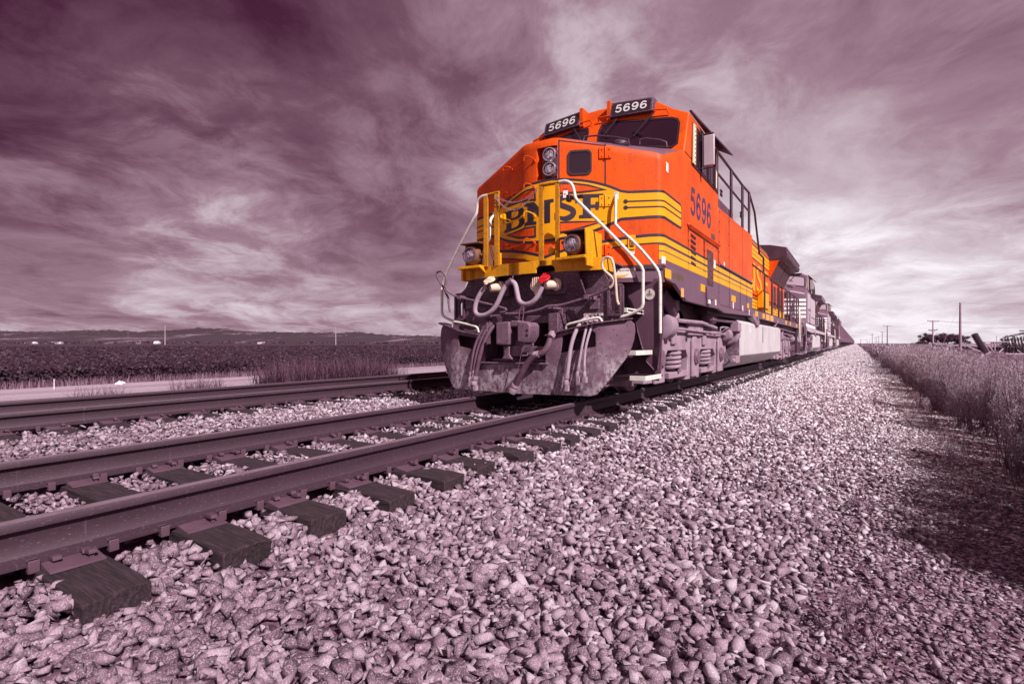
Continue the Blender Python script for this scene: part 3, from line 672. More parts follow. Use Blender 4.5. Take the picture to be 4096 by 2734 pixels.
        cl = chaikin(cl, 2); ws = [.06+.17*min(1, 2.2*min(i, len(cl)-1-i)/len(cl)*2.2) for i in range(len(cl))]
        S_ = thick([(p[0]*.62, p[1]*.66+.02) for p in cl], [w_*.66 for w_ in ws]); b_ = [(.245+(p[0]/.62)*.305, 2.42+(p[1]-.02)/.66*.325) for p in S_]; decal(b, b_, .0085)
        decal(b, rect(.243, .268, 2.428, 2.52), .0085); decal(b, rect(.525, .55, 2.64, 2.735), .0085)
        put([[(0, 0), (.62, 0), (.62, .13), (.48, .16), (.48, .42), (.66, .42), (.68, .33), (.80, .33), (.80, .67), (.68, .67), (.66, .56), (.48, .56), (.48, .85), (.80, .85), (.88, .66), (1, .66), (1, 1), (0, 1), (0, .87), (.16, .84), (.16, .16), (0, .13)]], .575, .905, 2.432, 2.758)
        b.build('emblem_letters', M['navy'], nose)
        b = MB()
        for w_ in wed: b = MB(); decal(b, w_, .0105); b.build('emblem_wedge', M['orange'], nose)
        # lower band, dipping to the middle
        lt = [(-1.80, 2.215), (-1.246, 2.196), (-.9, 2.157), (-.558, 2.108), (-.221, 2.04), (-.015, 1.985), (.10, 1.945), (.24, 1.985), (.40, 2.035), (.731, 2.106), (.91, 2.132), (1.206, 2.173), (1.5, 2.198), (side_s(14.22), 2.203)]
        lb = [(-1.80, 2.07), (-1.246, 2.055), (-.9, 2.016), (-.558, 1.968), (-.221, 1.90), (-.015, 1.84), (.10, 1.80), (.24, 1.838), (.40, 1.885), (.731, 1.955), (.91, 1.993), (1.221, 2.043), (1.5, 2.06), (LC-TL, 2.062)]
        b = MB(); decal(b, band(lt, lb+[(side_s(14.22), 2.062)]), .003); b.build('band_outline', M['navy'], nose)
        b = MB(); decal(b, band([p for p in shift(lt, -.042)], shift(lb, .018)+[(side_s(14.22), 2.08)]), .0055); b.build('band', M['yellow'], nose)
        b = MB(); sA, sB = LC-TL*.6, side_s(14.225); decal(b, rect(sA, sB, 1.80, 2.062), .0045); b.build('side_band_outline', M['skirt'], nose)
        b = MB(); decal(b, rect(sA, sB, 1.975, 2.042), .0065); decal(b, rect(sA, sB, 1.858, 1.958), .0065); b.build('side_band', M['yellow'], nose)
        # numbers on the cab side
        b = MB(); number_on(b, '5696', lambda u, v: wrap(side_s(8.42+u*1.38), 2.735+v*.455, .0045), .22, .22); b.build('road_number', M['navytext'], nose)
        # grab irons on the dark half of the nose
        for zc, mt in ((3.30, 'orange'), (2.92, 'orange'), (2.53, 'yellow'), (2.155, 'orange')):
            b = MB(); sa, sb = -.652, -.075; pt = lambda s, z, o: wrap(s, z, o)
            b.tube([pt(sa+.09, zc-.02, .0), pt(sa+.10, zc+.015, .06), pt(sa, zc+.035, .10), pt(sa-.01, zc-.045, .10), pt(sb-.11, zc-.04, .10), pt(sb-.10, zc+.05, .10), pt(sb, zc+.02, .06), pt(sb+.01, zc-.02, .0)], .0095, 8, smooth=1)
            b.lathe(pt(sa+.09, zc-.02, 0), (-.4, -1, 0), [(0, .025), (.02, .025)], 8); b.lathe(pt(sb+.01, zc-.02, 0), (-.4, -1, 0), [(0, .025), (.02, .025)], 8); b.build('grab_iron', M[mt], t)
        b = MB(); decal(b, rect(.36, .425, 2.72, 2.845), .012); st = b.build('warning_sticker', M['label'], nose); b = MB(); decal(b, rect(.36, .425, 2.822, 2.845), .0135); decal(b, disc(.385, 2.77, .012, 8), .0135); b.build('sticker_mark', M['red'], st)
        b = MB(); decal(b, rrect(1.225, 1.325, 1.995, 2.185, .01), .02); b.build('lock_box', M['yellow'], t); b = MB(); decal(b, [rrect(1.245, 1.305, 2.02, 2.14, .02)], .022); lk = b.build('lock_plate', M['navy'], t); b = MB(); b.tube([wrap(1.262, 2.04, .03), wrap(1.262, 2.13, .03), wrap(1.29, 2.13, .03), wrap(1.29, 2.04, .03)], .005, 6, closed=True); b.build('latch', M['yellow'], lk)
        b = MB(); decal(b, rect(1.22, 1.315, 1.93, 1.985), .006); cs = b.build('caution_sticker', M['label'], nose); b = MB(); decal(b, rect(1.225, 1.31, 1.962, 1.982), .0075); b.build('sticker_mark', M['yellow'], cs)
        b = MB(); decal(b, rect(side_s(7.16), side_s(7.27), 3.06, 3.19), .004); b.build('side_sticker', M['label'], nose)
        b = MB(); decal(b, rect(side_s(7.02), side_s(7.12), 1.80, 1.90), .010); b.build('side_sticker', M['label'], nose)
    else:
        b = MB()
        for z in (2.93, 2.72, 2.51, 2.30, 2.09): decal(b, rect(-1.72, 1.72, z-.062, z+.062), .004)
        b.build('nose_stripes', M['nswhite'], nose); b = MB(); decal(b, rect(LC+TL, side_s(14.2), 1.60, 1.74), .012); b.build('sill_stripe', M['nswhite'], nose)
        b = MB(); decal(b, rect(side_s(7.05), side_s(14.2), 1.80, 3.2), .004); b.build('side_glare', M['nssunlit'], nose) if 0 else b.bm.free()
    # ---- cab
    b = MB(); prof = [(-1.55, 3.62), (-1.55, 4.30), (-1.30, 4.43), (-.95, 4.68), (-.6, 4.72), (.6, 4.72), (.95, 4.68), (1.30, 4.43), (1.55, 4.30), (1.55, 3.62)]
    A = [b.bm.verts.new((x, cab_y(x, z), z)) for x, z in prof]; B = [b.bm.verts.new((x, YC, z)) for x, z in prof]
    rg = [b.bm.verts.new((0, cab_y(0, 4.72), 4.72)), b.bm.verts.new((0, cab_y(0, 3.62), 3.62))]
    b.f([A[0], A[1], A[2], A[3], A[4], rg[0], rg[1]]); b.f([rg[1], rg[0], A[5], A[6], A[7], A[8], A[9]]); b.f(B)
    for i in range(len(prof)-1): b.f([A[i], A[i+1], B[i+1], B[i]])
    b.hexa([(-1.55, 8.12, 1.78), (1.55, 8.12, 1.78), (1.55, YC, 1.78), (-1.55, YC, 1.78)], [(-1.55, 8.12, 3.62), (1.55, 8.12, 3.62), (1.55, YC, 3.62), (-1.55, YC, 3.62)])
    cab = b.build('cab', bodys, t, bevel=.03, seg=3) if lead else b.build('cab', M['nsblack'], t, bevel=.03)
    if not lead:
        b = MB(); b.prism([(-1.28, 4.45), (-.94, 4.695), (-.6, 4.735), (.6, 4.735), (.94, 4.695), (1.28, 4.45)], 'xz', 8.30, YC); b.build('cab_roof', M['nswhite'], t)
        b = MB(); b.box(1.552, 1.556, 8.16, YC-.02, 1.86, 3.4); b.box(1.552, 1.556, YC+.02, YB-.02, 1.86, 3.3); b.build('sunlit_side_sheet', M['nssunlit'], t)  # thin sheets painting the sunlit glare onto the near black side
    def cabpt(x, z, off): 
        q = Vector((x, cab_y(x, z), z)); return q+Vector((.065*(1 if x > 0 else -1), -.92, .39)).normalized()*off
    for sg in (1, -1):                                            # windshields
        ol = [(.16, 3.95), (1.36, 3.70), (1.44, 3.76), (1.43, 4.13), (1.39, 4.22), (1.29, 4.27), (.33, 4.42), (.12, 4.40), (.09, 4.30), (.10, 4.02)]
        out = [(sg*x, z) for x, z in ol]; inn = [(sg*x, z) for x, z in inset(ol, .035)]
        b = MB()
        for i in range(len(out)):
            j = (i+1) % len(out); b.poly([cabpt(*out[i], .012), cabpt(*out[j], .012), cabpt(*inn[j], .012), cabpt(*inn[i], .012)]); b.poly([cabpt(*out[i], 0), cabpt(*out[j], 0), cabpt(*out[j], .012), cabpt(*out[i], .012)])
        ws_ = b.build('windshield', M['gasket'], t); b = MB()
        for tr in tessellate_polygon([[Vector((*p, 0)) for p in inn]]): b.poly([cabpt(*inn[i], .005) for i in tr])
        b.build('pane', M['glass' if lead else 'nsglass'], ws_)
        b = MB(); b.tube([cabpt(sg*.06, 4.46, .02), cabpt(sg*.07, 4.50, .08), cabpt(sg*1.20, 4.40, .08), cabpt(sg*1.24, 4.33, .02)], .012, 8, smooth=1); b.build('window_rail', M['orange' if lead else 'black'], t)
        for xa, za, xb, zb in ((.42, 4.47, .20, 4.14), (1.0, 4.40, .72, 4.02)):
            b = MB(); b.tube([cabpt(sg*xa, za, .05), cabpt(sg*xb, zb, .035)], .014, 6); b.tube([cabpt(sg*(xa+.02), za, .05), cabpt(sg*(xb+.05), zb+.05, .035)], .006, 6); b.tube([cabpt(sg*(xa-.12), (za+zb)/2-.2, .03), cabpt(sg*(xb-.02), zb+.12, .03)], .010, 6); b.build('wiper', M['gasket'], t)
        # number boards
        b = MB(); x0, x1, z0, z1 = .27, .99, 4.47, 4.74; yf = 8.26
        fr = [Vector((sg*x, yf+.05*abs(x)+(z-z0)*.30, z)) for x, z in ((x0, z0), (x1, z0-.04), (x1, z1-.06), (x0, z1))]; b.hexa(fr, [p+Vector((0, .22, 0)) for p in fr]); nb = b.build('number_board', M['frame'] if lead else M['nsblack'], t, bevel=.012)
        lr = fr if sg > 0 else [fr[1], fr[0], fr[3], fr[2]]
        bl = lambda u, v: (lr[0].lerp(lr[1], u)).lerp(lr[3].lerp(lr[2], u), v); nn = (lr[1]-lr[0]).cross(lr[3]-lr[0]).normalized(); nn = nn if nn.y < 0 else -nn
        b = MB(); pts = rrect(.05, .95, .1, .9, .08); 
        for tr in tessellate_polygon([[Vector((*p, 0)) for p in pts]]): b.poly([bl(*pts[i])+nn*.005 for i in tr])
        b.build('board_face', M['gasket'], nb)
        b = MB()
        if lead: number_on(b, '5696', lambda u, v: bl(.13+u*.74, .22+v*.56)+nn*.009, .22, .2); b.build('board_number', M['boardtext'], nb, recalc=False)
        else: b.bm.free()
        b = MB(); b.tube([cabpt(sg*.27, 4.70, .06), cabpt(sg*.12, 4.74, .06), cabpt(sg*.05, 4.68, .0)], .012, 6) if 0 else b.box(sg*.25-.03, sg*.25+.03, 8.30, 8.52, 4.45, 4.76); b.build('board_bracket', body, t)
        # grab rails along the nose top
        b = MB(); b.tube([(sg*.30, 7.2, 3.72), (sg*.32, 7.25, 3.84), (sg*.95, 7.35, 3.69), (sg*.98, 7.3, 3.58)], .014, 8, smooth=1); b.tube([(sg*1.08, 7.45, 3.60), (sg*1.09, 7.45, 3.70), (sg*1.45, 7.5, 3.60), (sg*1.46, 7.5, 3.50)], .014, 8, smooth=1); b.build('nose_rail', M['black'], t)
    b = MB(); b.lathe((.75, 7.55, 3.66), (0, .1, 1), [(0, .13), (.05, .13), (.09, .09), (.10, .05)], 16); b.box(.62, .92, 7.4, 7.7, 3.62, 3.66); b.build('bell', M['black'], t)
    b = MB(); b.tube([(-1.18, 7.38, 3.56), (-1.19, 7.42, 3.66), (-1.19, 8.0, 3.98), (-1.18, 8.05, 3.90)], .014, 8); b.build('nose_rail', M['black'], t)
    # side windows, both sides
    for sg in (1, -1):
        X_ = lambda d: sg*(1.55+d)
        b = MB(); pl_ = [(8.47, 3.52), (10.36, 3.50), (10.36, 4.22), (8.52, 4.20)]
        b.prism(pl_, 'yz', X_(0.0), X_(.012)); sw = b.build('side_window', M['gasket'] if lead else M['gasket'], t, bevel=.004)
        b = MB(); b.prism(inset(pl_, .05), 'yz', X_(.013), X_(.017)); b.build('pane', M['glass'], sw)
        for ya, yb in ((8.50, 8.64), (10.02, 10.16)): b = MB(); b.prism([(ya-.02, 3.545), (yb-.02, 3.545), (yb+.02, 4.17), (ya+.02, 4.17)], 'yz', X_(.018), X_(.032)); b.build('window_strip', M['cream'], sw)
        for ya in (9.05, 9.5, 9.62, 9.98): b = MB(); b.box(X_(.018) if sg > 0 else X_(.04), X_(.04) if sg > 0 else X_(.018), ya, ya+.05, 3.54, 4.17); b.build('window_bar', M['black'], sw)
        b = MB(); bolt_rows(b, [(X_(.03), 8.57+.035*i/8, 3.58+.07*i) for i in range(9)]+[(X_(.012), 8.6+.2*i, 3.535) for i in range(9)], .011, (sg, 0, 0)); b.build('window_bolts', M['frame'], sw)
        b = MB(); b.box(min(X_(.06), X_(.235)), max(X_(.06), X_(.235)), 8.98, 9.03, 3.62, 4.12); mr = b.build('mirror', M['mirror'], t, bevel=.015); b = MB(); b.tube([(X_(.02), 9.0, 4.14), (X_(.22), 9.0, 4.14)], .014, 6); b.tube([(X_(.02), 9.0, 3.59), (X_(.22), 9.0, 3.59)], .014, 6); b.tube([(X_(.05), 9.0, 4.16), (X_(.05), 9.0, 3.52)], .014, 6); b.build('mirror_arm', M['black'], mr)
        b = MB(); ins = [(X_(-.02), 8.45, 4.335), (X_(-.02), 10.45, 4.34)]; outp = [(X_(.31), 10.1, 4.07), (X_(.05), 8.95, 4.315), (X_(.03), 8.40, 4.30)]
        q = ins+outp; b.hexa(q, [(x, y, z+.03) for x, y, z in q]); b.build('sunshade', M['black'], t)
    # cab-side details on the near side
    b = MB(); b.tube([(1.552, 8.24, 2.545), (1.58, 8.26, 2.545), (1.58, YC, 2.55)], .016, 6); b.box(1.551, 1.565, 8.30, 10.40, 2.505, 2.53); b.build('drip_rail', body if lead else M['nssunlit'], t)
    b = MB()
    for y0_, y1_, z0_, z1_ in ((8.28, 9.28, 1.86, 2.49), (9.32, 10.38, 1.86, 2.49)):
        for a in ((y0_, y1_, z1_-.008, z1_), (y0_, y0_+.008, z0_, z1_), (y1_-.008, y1_, z0_, z1_)): b.box(1.551, 1.557, *a)
    b.build('door_seam', M['gasket'], t)
    b = MB()
    for i in range(6): b.prism([(8.44, 2.40-.085*i), (8.72, 2.385-.085*i), (8.72, 2.425-.085*i), (8.44, 2.44-.085*i)], 'yz', 1.551, 1.562)
    b.build('louver', M['gasket'], t)
    b = MB(); b.box(1.551, 1.563, 9.52, 9.95, 1.75, 2.36); b.build('door_grille', M['screen'], t, bevel=.004); b = MB(); b.box(1.551, 1.562, 9.84, 10.06, 2.59, 2.69); b.build('vent', M['frame'], t, bevel=.004)
    b = MB(); b.box(1.554, 1.56, 10.0, 10.14, 2.10, 2.24); b.build('notice', M['label'], t)
    b = MB()
    for y in (8.31, 9.25, 9.36, 10.35): bolt_rows(b, [(1.551, y, z) for z in (1.95, 2.13, 2.31, 2.45)])
    bolt_rows(b, [(1.551, y, 2.44) for y in (9.5, 9.7, 9.95, 10.2)]); bolt_rows(b, [(1.551, YC+.09, 1.5+.19*i) for i in range(10)]); bolt_rows(b, [(1.551, 11.35, 1.5+.24*i) for i in range(8)]); bolt_rows(b, [(1.551, YC+.25+.2*i, 3.24) for i in range(5)]); bolt_rows(b, [(1.551, 10.6+.2*i, 2.235) for i in range(18)], .018)
    bolt_rows(b, [(1.553, 10.6+.16*i, 1.47) for i in range(22)], .018); b.build('bolts', skirt, t)
    # ---- equipment box behind the cab
    b = MB(); b.prism([(YC+.004, 1.78), (YB, 1.78), (YB, 3.39), (YC+.004, 3.27)], 'yz', -1.55, 1.55); eq = b.build('equipment_box', bodys if lead else M['nsblack'], t, bevel=.012)
    b = MB(); b.box(1.551, 1.558, 11.40, 11.41, 2.21, 3.29); b.box(1.551, 1.558, YC+.02, YC+.03, 1.5, 3.25); b.box(1.551, 1.556, 12.9, 12.908, 2.21, 3.33); b.box(1.549, 1.58, 10.55, YB, 2.203, 2.222); 
    for y in (11.41, 12.6, 13.42): b.box(1.556, 1.562, y, y+.012, 1.45, 2.2)
    b.build('panel_seam', M['skirt'] if lead else M['nsblack'], eq)
    # skirt below the side
    for sg in (1, -1):
        b = MB(); x0, x1 = sorted((sg*1.50, sg*1.5535)); b.prism([(7.16, 1.845 if lead else 1.78), (7.16, 1.60), (7.615, 1.577), (7.75, 1.53), (8.20, 1.38), (9.37, 1.375), (YC, 1.38), (11, 1.33), (YB, 1.41), (YB, 1.845 if lead else 1.78)], 'yz', x0, x1); sk = b.build('side_skirt', skirt, t, bevel=.004)
    if lead:
        for y0_, y1_, z0_, z1_ in ((7.10, 7.38, 1.62, 1.745), (9.05, 9.35, 1.60, 1.72), (11.62, 12.05, 1.60, 1.73), (13.45, 13.75, 1.57, 1.68)): b = MB(); b.box(1.554, 1.558, y0_, y1_, z0_, z1_); b.build('yellow_reflector', M['yellow'], t)
        for y0_, z0_, h_ in ((11.75, 1.46, .13), (12.85, 1.46, .13), (13.72, 1.42, .12), (10.1, 1.43, .10), (10.85, 2.24, .07)): b = MB(); b.box(1.554, 1.559, y0_, y0_+.11, z0_, z0_+h_); b.build('notice', M['label'], t)
        b = MB(); b.box(1.554, 1.559, 7.88, 8.02, 1.42, 1.55); b.build('notice', M['labelorange'], t)
        b = MB(); text_on(b, 'AC4400CW', lambda u, v: Vector((1.556, 7.45+u*.58, 1.65+v*.09)), .01); b.build('model_letters', M['olive'], t)
        b = MB(); b.box(1.553, 1.585, 9.4, 9.85, 1.50, 1.70); b.box(1.553, 1.58, 9.42, 9.66, 1.40, 1.50); b.build('access_box', M['skirt'], t, bevel=.006)
        b = MB(); b.box(1.585, 1.589, 9.45, 9.62, 1.42, 1.49); b.build('notice', M['label'], t)
    # railing on the box
    for sg in (1, -1):
        b = MB(); x = sg*1.47
        for y in (10.66, 12.05, 13.38): b.tube([(x, y, 3.28), (x, y, 4.41)], .030, 8)
        b.tube([(x, 10.55, 4.41), (x, 13.42, 4.43), (x, 14.3, 4.47), (x, 15.15, 4.16), (x, 15.95, 3.21)], .026, 8); b.tube([(x, 10.55, 4.0), (x, 13.42, 4.0), (x, 14.3, 4.0)], .022, 8); b.tube([(x, 14.3, 3.38), (x, 14.3, 4.47)], .03, 8)
        for y in (10.9, 13.0): b.tube([(x+sg*.02, y, 3.72), (x+sg*.02, y+.12, 3.72), (x+sg*.02, y+.12, 3.62), (x+sg*.02, y, 3.62)], .018, 6, closed=True)
        b.build('roof_railing', M['black'], t)
    b = MB(); b.box(-1.2, 1.22, YC+.02, 11.3, 3.2, 4.12); lb_ = b.build('louver_box', M['black'], t, bevel=.02); b = MB()
    for i in range(7): b.prism([(10.52, 3.40+.10*i), (11.22, 3.40+.10*i), (11.22, 3.46+.10*i)], 'yz', 1.221, 1.245)
    b.build('louver', M['frame'], lb_); b = MB(); b.box(-1.15, 1.15, 11.32, 14.0, 3.3, 3.95); b.prism([(-1.1, 3.95), (1.1, 3.95), (.8, 4.2), (-.8, 4.2)], 'xz', 12.2, 14.0); b.build('blower_box', M['frame'], t, bevel=.02)
    # ---- long hood
    b = MB(); hp = [(-.95, 1.60), (.95, 1.60), (.95, 3.92), (.88, 4.10), (.70, 4.17), (-.70, 4.17), (-.88, 4.10), (-.95, 3.92)]
    b.prism(hp, 'xz', YB-.1, 27.0); hood = b.build('long_hood', M['orange_dull'] if lead else M['nssunlit'], t)
    b = MB(); b.prism([(-.96, 3.88), (.96, 3.88), (.885, 4.11), (.70, 4.185), (-.70, 4.185), (-.885, 4.11)], 'xz', YB-.05, 22.0); b.build('hood_roof', dirt_roof if 0 else M['rust' if lead else 'nsblack'], t)
    b = MB()
    for y in np.arange(14.6, 26.8, .78): b.box(.951, .957, y, y+.012, 1.9, 3.85)
    for y in (14.8, 16.2, 17.6, 19.0, 20.4, 21.6): b.box(.951, .965, y, y+.06, 3.1, 3.2)
    b.build('hood_seams', M['rust' if lead else 'nsblack'], hood)
    if lead:
        b = MB(); b.box(.953, .956, YB-.05, 27.0, 3.42, 3.86); b.build('hood_band_outline', M['navy'], hood); b = MB()
        for k_ in range(3): b.box(.958, .961, YB-.05, 27.0, 3.45+.135*k_, 3.565+.135*k_)
        b.build('hood_band', M['yellow'], hood); b = MB(); b.box(.953, .956, YB-.05, 27.0, 1.80, 2.2); b.build('hood_band_outline', M['navy'], hood); b = MB()
        for k_ in range(3): b.box(.958, .961, YB-.05, 27.0, 1.85+.105*k_, 1.935+.105*k_)
        b.build('hood_band', M['yellow'], hood)
        b = MB(); text_on(b, 'BNSF', lambda u, v: Vector((.966, 15.0+u*6.6, 2.40+v*.92)), .012); b.build('hood_letters', M['yellow'], hood)
        b = MB(); b.box(.96, 1.15, 19.1, 20.45, 1.9, 2.5); b.build('hood_locker', M['yellow'], t, bevel=.02); b = MB(); b.box(.96, 1.4, 14.4, 15.2, 1.62, 2.4); b.build('hood_cabinet', M['frame'], t, bevel=.02)
    for y, z0_, z1_ in ((22.7, 2.1, 3.0), (23.5, 2.1, 3.0), (24.4, 2.2, 3.05), (25.3, 2.1, 3.0), (26.0, 2.1, 3.0)): b = MB(); b.box(.962, .975, y, y+.5, z0_, z1_); b.build('hood_grille', M['screen'], hood)
    # radiator wings
    b = MB(); b.prism([(-.5, 4.47), (-1.0, 4.42), (-1.55, 4.28), (-1.55, 3.94), (-1.25, 3.86), (-.95, 3.78), (.95, 3.78), (1.25, 3.86), (1.55, 3.94), (1.55, 4.28), (1.0, 4.42), (.5, 4.47)], 'xz', 22.0, 27.1); wing = b.build('radiator_wing', M['black'] if lead else M['frame'], t, bevel=.01)
    b = MB(); b.box(1.551, 1.554, 22.05, 27.05, 3.97, 4.25); b.build('wing_panel', M['dust'] if not lead else M['frame'], wing); b = MB()
    for i in range(9): bolt_rows(b, [(1.554, 22.15+.6*i, 4.20), (1.554, 22.15+.6*i, 4.03)], .03, (1, 0, 0), .03)
    for i in range(5): b.box(1.5545, 1.562, 22.6+1.05*i, 22.62+1.05*i, 3.97, 4.25)
    b.build('wing_bolts', M['frame'], wing)
    for sg in (1, -1):
        b = MB(); b.prism([(sg*.95, 3.10), (sg*1.30, 3.84), (sg*.95, 3.80)], 'xz', 22.0, 26.5); b.build('radiator_intake', M['orange'] if lead else M['nssunlit'], t); b = MB()
        for i in range(2):
            y0_ = 22.12+2.2*i; q = [(sg*.98, 3.14), (sg*1.295, 3.80)]; b.hexa([(q[0][0]+sg*.012, y0_, q[0][1]), (q[0][0]+sg*.012, y0_+2.05, q[0][1]), (q[1][0]+sg*.012, y0_+2.05, q[1][1]), (q[1][0]+sg*.012, y0_, q[1][1])], [(q[0][0]-sg*.01, y0_, q[0][1]), (q[0][0]-sg*.01, y0_+2.05, q[0][1]), (q[1][0]-sg*.01, y0_+2.05, q[1][1]), (q[1][0]-sg*.01, y0_, q[1][1])])
        b.build('intake_screen', M['screen'], t)
    # ---- deck, walkway rails
    b = MB(); b.box(-1.5, 1.5, YB-.02, 27.9, 1.43, 1.58); b.build('walkway', M['frame'], t, bevel=.006)
    b = MB(); b.box(1.5005, 1.515, YB, 27.85, 1.40, 1.60); 
    b.build('walkway_edge', M['skirt'] if lead else M['nssunlit'], t)
    if lead:
        for y in (14.95, 16.2, 21.9, 23.4, 26.0): b = MB(); b.box(1.5155, 1.519, y, y+.45, 1.44, 1.57); b.build('yellow_reflector', M['yellow'], t)
        for y in (16.9, 17.8): b = MB(); b.box(1.5155, 1.519, y, y+.7, 1.42, 1.58); b.build('notice', M['labelorange'], t)
    for sg in (1, -1):
        b = MB(); x = sg*1.46
        posts = (14.6, 17.03, 18.64, 20.4, 21.4, 23.1, 24.13, 25.76, 26.8, 27.8)
        for y in posts: b.tube([(x, y, 1.5), (x, y, 2.76)], .028, 8)
        b.tube([(x, 14.3, 2.9)]+[(x, y, 2.76) for y in posts], .024, 8); b.tube([(x, 15.95, 3.21), (x, 16.8, 3.2), (x, 16.85, 2.76)], .026, 8)
        if not lead: b.tube([(x, y, 2.3) for y in posts], .018, 8)
        b.build('walkway_railing', M['black'], t)
    b = MB()
    for x in (-1.2, -.75, .75, 1.2): b.tube([(x, 27.85, 1.5), (x, 27.85, 2.7)], .025, 8)
    b.tube([(-1.46, 27.85, 2.72), (1.46, 27.85, 2.72)], .024, 8); b.build('end_railing', M['black'], t)
    b = MB(); b.box(-1.5, 1.5, 27.8, 27.9, .75, 1.45); b.tube([(1.5, 27.85, .35), (1.5, 27.85, 1.5)], .03, 8); b.tube([(-1.5, 27.85, .35), (-1.5, 27.85, 1.5)], .03, 8)
    for z in (.35, .75, 1.1): b.box(1.0, 1.5, 27.3, 27.85, z, z+.03)
    b.build('end_sheet', M['frame'], t); b = MB(); b.prism([(26.9, .3), (27.85, .3), (27.85, .62), (27.0, 1.4), (26.9, 1.4)], 'yz', 1.38, 1.48); b.build('end_steps', M['black'], t); b = MB(); b.tube([(1.52, 27.2, .8), (1.55, 27.2, 1.7), (1.5, 27.6, 2.4)], .022, 8, smooth=1); b.tube([(1.52, 27.9, .8), (1.55, 27.9, 1.7), (1.5, 27.9, 2.4)], .022, 8, smooth=1); b.build('step_handrail', M['white'], t)
    # underbody
    b = MB(); b.box(-1.1, 1.1, 7.0, 27.5, 1.05, 1.45); b.box(-1.35, 1.35, YC, 27.5, 1.30, 1.42); b.build('underframe', M['black'], t)
    b = MB(); rr = random.Random(5)
    for i in range(16): y = 14.4+i*.8; b.tube([(1.3, y, 1.42), (1.36, y+.1, 1.25), (1.25, y+.3, 1.12), (1.0, y+.4, 1.1)], .03, 6, smooth=1)
    b.tube([(1.38, 10.6, 1.2), (1.38, 20.5, 1.27), (1.38, 27, 1.2)], .035, 8); b.tube([(1.32, 14, 1.12), (1.32, 27, 1.1)], .025, 8); b.build('piping', M['iron'], t)
    b = MB(); b.tube([(1.42, 15.0, 1.30), (1.48, 15.3, 1.52), (1.48, 15.6, 1.30)], .05, 8, smooth=1); b.tube([(1.4, 19.5, 1.3), (1.5, 19.6, 1.48)], .06, 8); b.tube([(1.45, 14.6, 1.46), (1.5, 15.2, 1.22)], .09, 8); b.build('filler_pipe', M['dust'], t)
    # fuel tank
    b = MB(); tp = [(-1.5, 1.22), (-1.5, .46), (-1.12, .17), (1.12, .17), (1.5, .46), (1.5, 1.22), (1.42, 1.27), (-1.42, 1.27)]; b.prism(tp, 'xz', 12.95, 20.5); tk = b.build('fuel_tank', M['tank'], t, bevel=.02)
    b = MB(); b.prism([(x*.985, .72+(z-.72)*.97) for x, z in tp], 'xz', 12.925, 12.952); b.build('tank_end', M['blade'], tk); b = MB(); b.box(1.495, 1.506, 16.35, 16.42, .75, 1.2); b.build('sight_glass', M['gasket'], tk)
    for y in (15.1, 17.7, 19.2): b = MB(); b.box(1.497, 1.503, y, y+.018, .47, 1.21); b.build('weld_seam', M['tank'], tk)
    b = MB(); b.prism([(14.2, 1.0), (14.36, 1.0), (14.36, 1.12), (14.2, 1.12)], 'yz', 1.498, 1.504); b.build('notice', M['label'], tk)
    b = MB(); b.box(1.35, 1.52, 12.6, 12.95, 1.0, 1.2); b.tube([(1.44, 12.3, .36), (1.44, 12.9, .36)], .05, 8); b.box(1.38, 1.5, 12.45, 12.9, .30, .46); b.build('tank_bracket', M['dust'], tk, bevel=.01)
    # trucks
    for y0_ in (9.96, 24.1):
        dy = y0_-9.96
        for yw in (7.86, 9.96, 12.06):
            b = MB()
            for sg in (1, -1): b.lathe((sg*.66, yw+dy, .533), (sg, 0, 0), [(0, .57), (.03, .57), (.035, .535), (.14, .527), (.145, .45), (.10, .43), (.10, .16), (.14, .14), (.16, .0)], 40)
            b.lathe((-.8, yw+dy, .533), (1, 0, 0), [(0, .1), (1.6, .1)], 12); b.build('wheelset', M['iron'], t)
        for sg in (1, -1):
            xa, xb = sg*1.02, sg*1.20
            fr = [(7.08, .98), (7.2, 1.05), (12.9, 1.05), (13.0, .98), (12.9, .55), (12.72, .50), (12.62, .12), (11.55, .12), (11.55, .22), (11.75, .26), (11.80, .50), (11.6, .62), (10.55, .62), (10.42, .50), (10.40, .10), (9.45, .10), (9.45, .22), (9.58, .26), (9.62, .50), (9.5, .62), (8.42, .62), (8.28, .50), (8.25, .14), (7.3, .16), (7.3, .24), (7.45, .28), (7.5, .50), (7.4, .62), (7.08, .62)]
            b = MB(); b.prism([(y+dy, z) for y, z in fr], 'yz', xa, xb); tf = b.build('truck_frame', M['dust'], t, bevel=.012)
            b = MB()
            for yc, yk in ((8.85, 9.9), (10.95, 12.05), (7.0, 7.8)):
                # spring seat and coil under the arch
                if yc > 7.5: b.box(min(xa, xb)+.0, max(xa, xb)+.02*sg if sg > 0 else max(xa, xb), yc-.42+dy, yc+.7+dy, .17, .27)
            b.build('spring_seat', M['dust'], tf, bevel=.01)
            for yc in (8.9, 11.02):
                b = MB(); hx = []
                for i in range(91): a = i/90*4.3*2*PI; hx.append((sg*1.11+.14*math.cos(a), yc+dy+.14*math.sin(a)*1.1, .29+.31*i/90))
                b.tube(hx, .030, 7); b.tube([(sg*1.11, yc+dy, .28), (sg*1.11, yc+dy, .6)], .06, 8); b.build('spring', M['iron'] if sg < 0 else M['dust'], t)
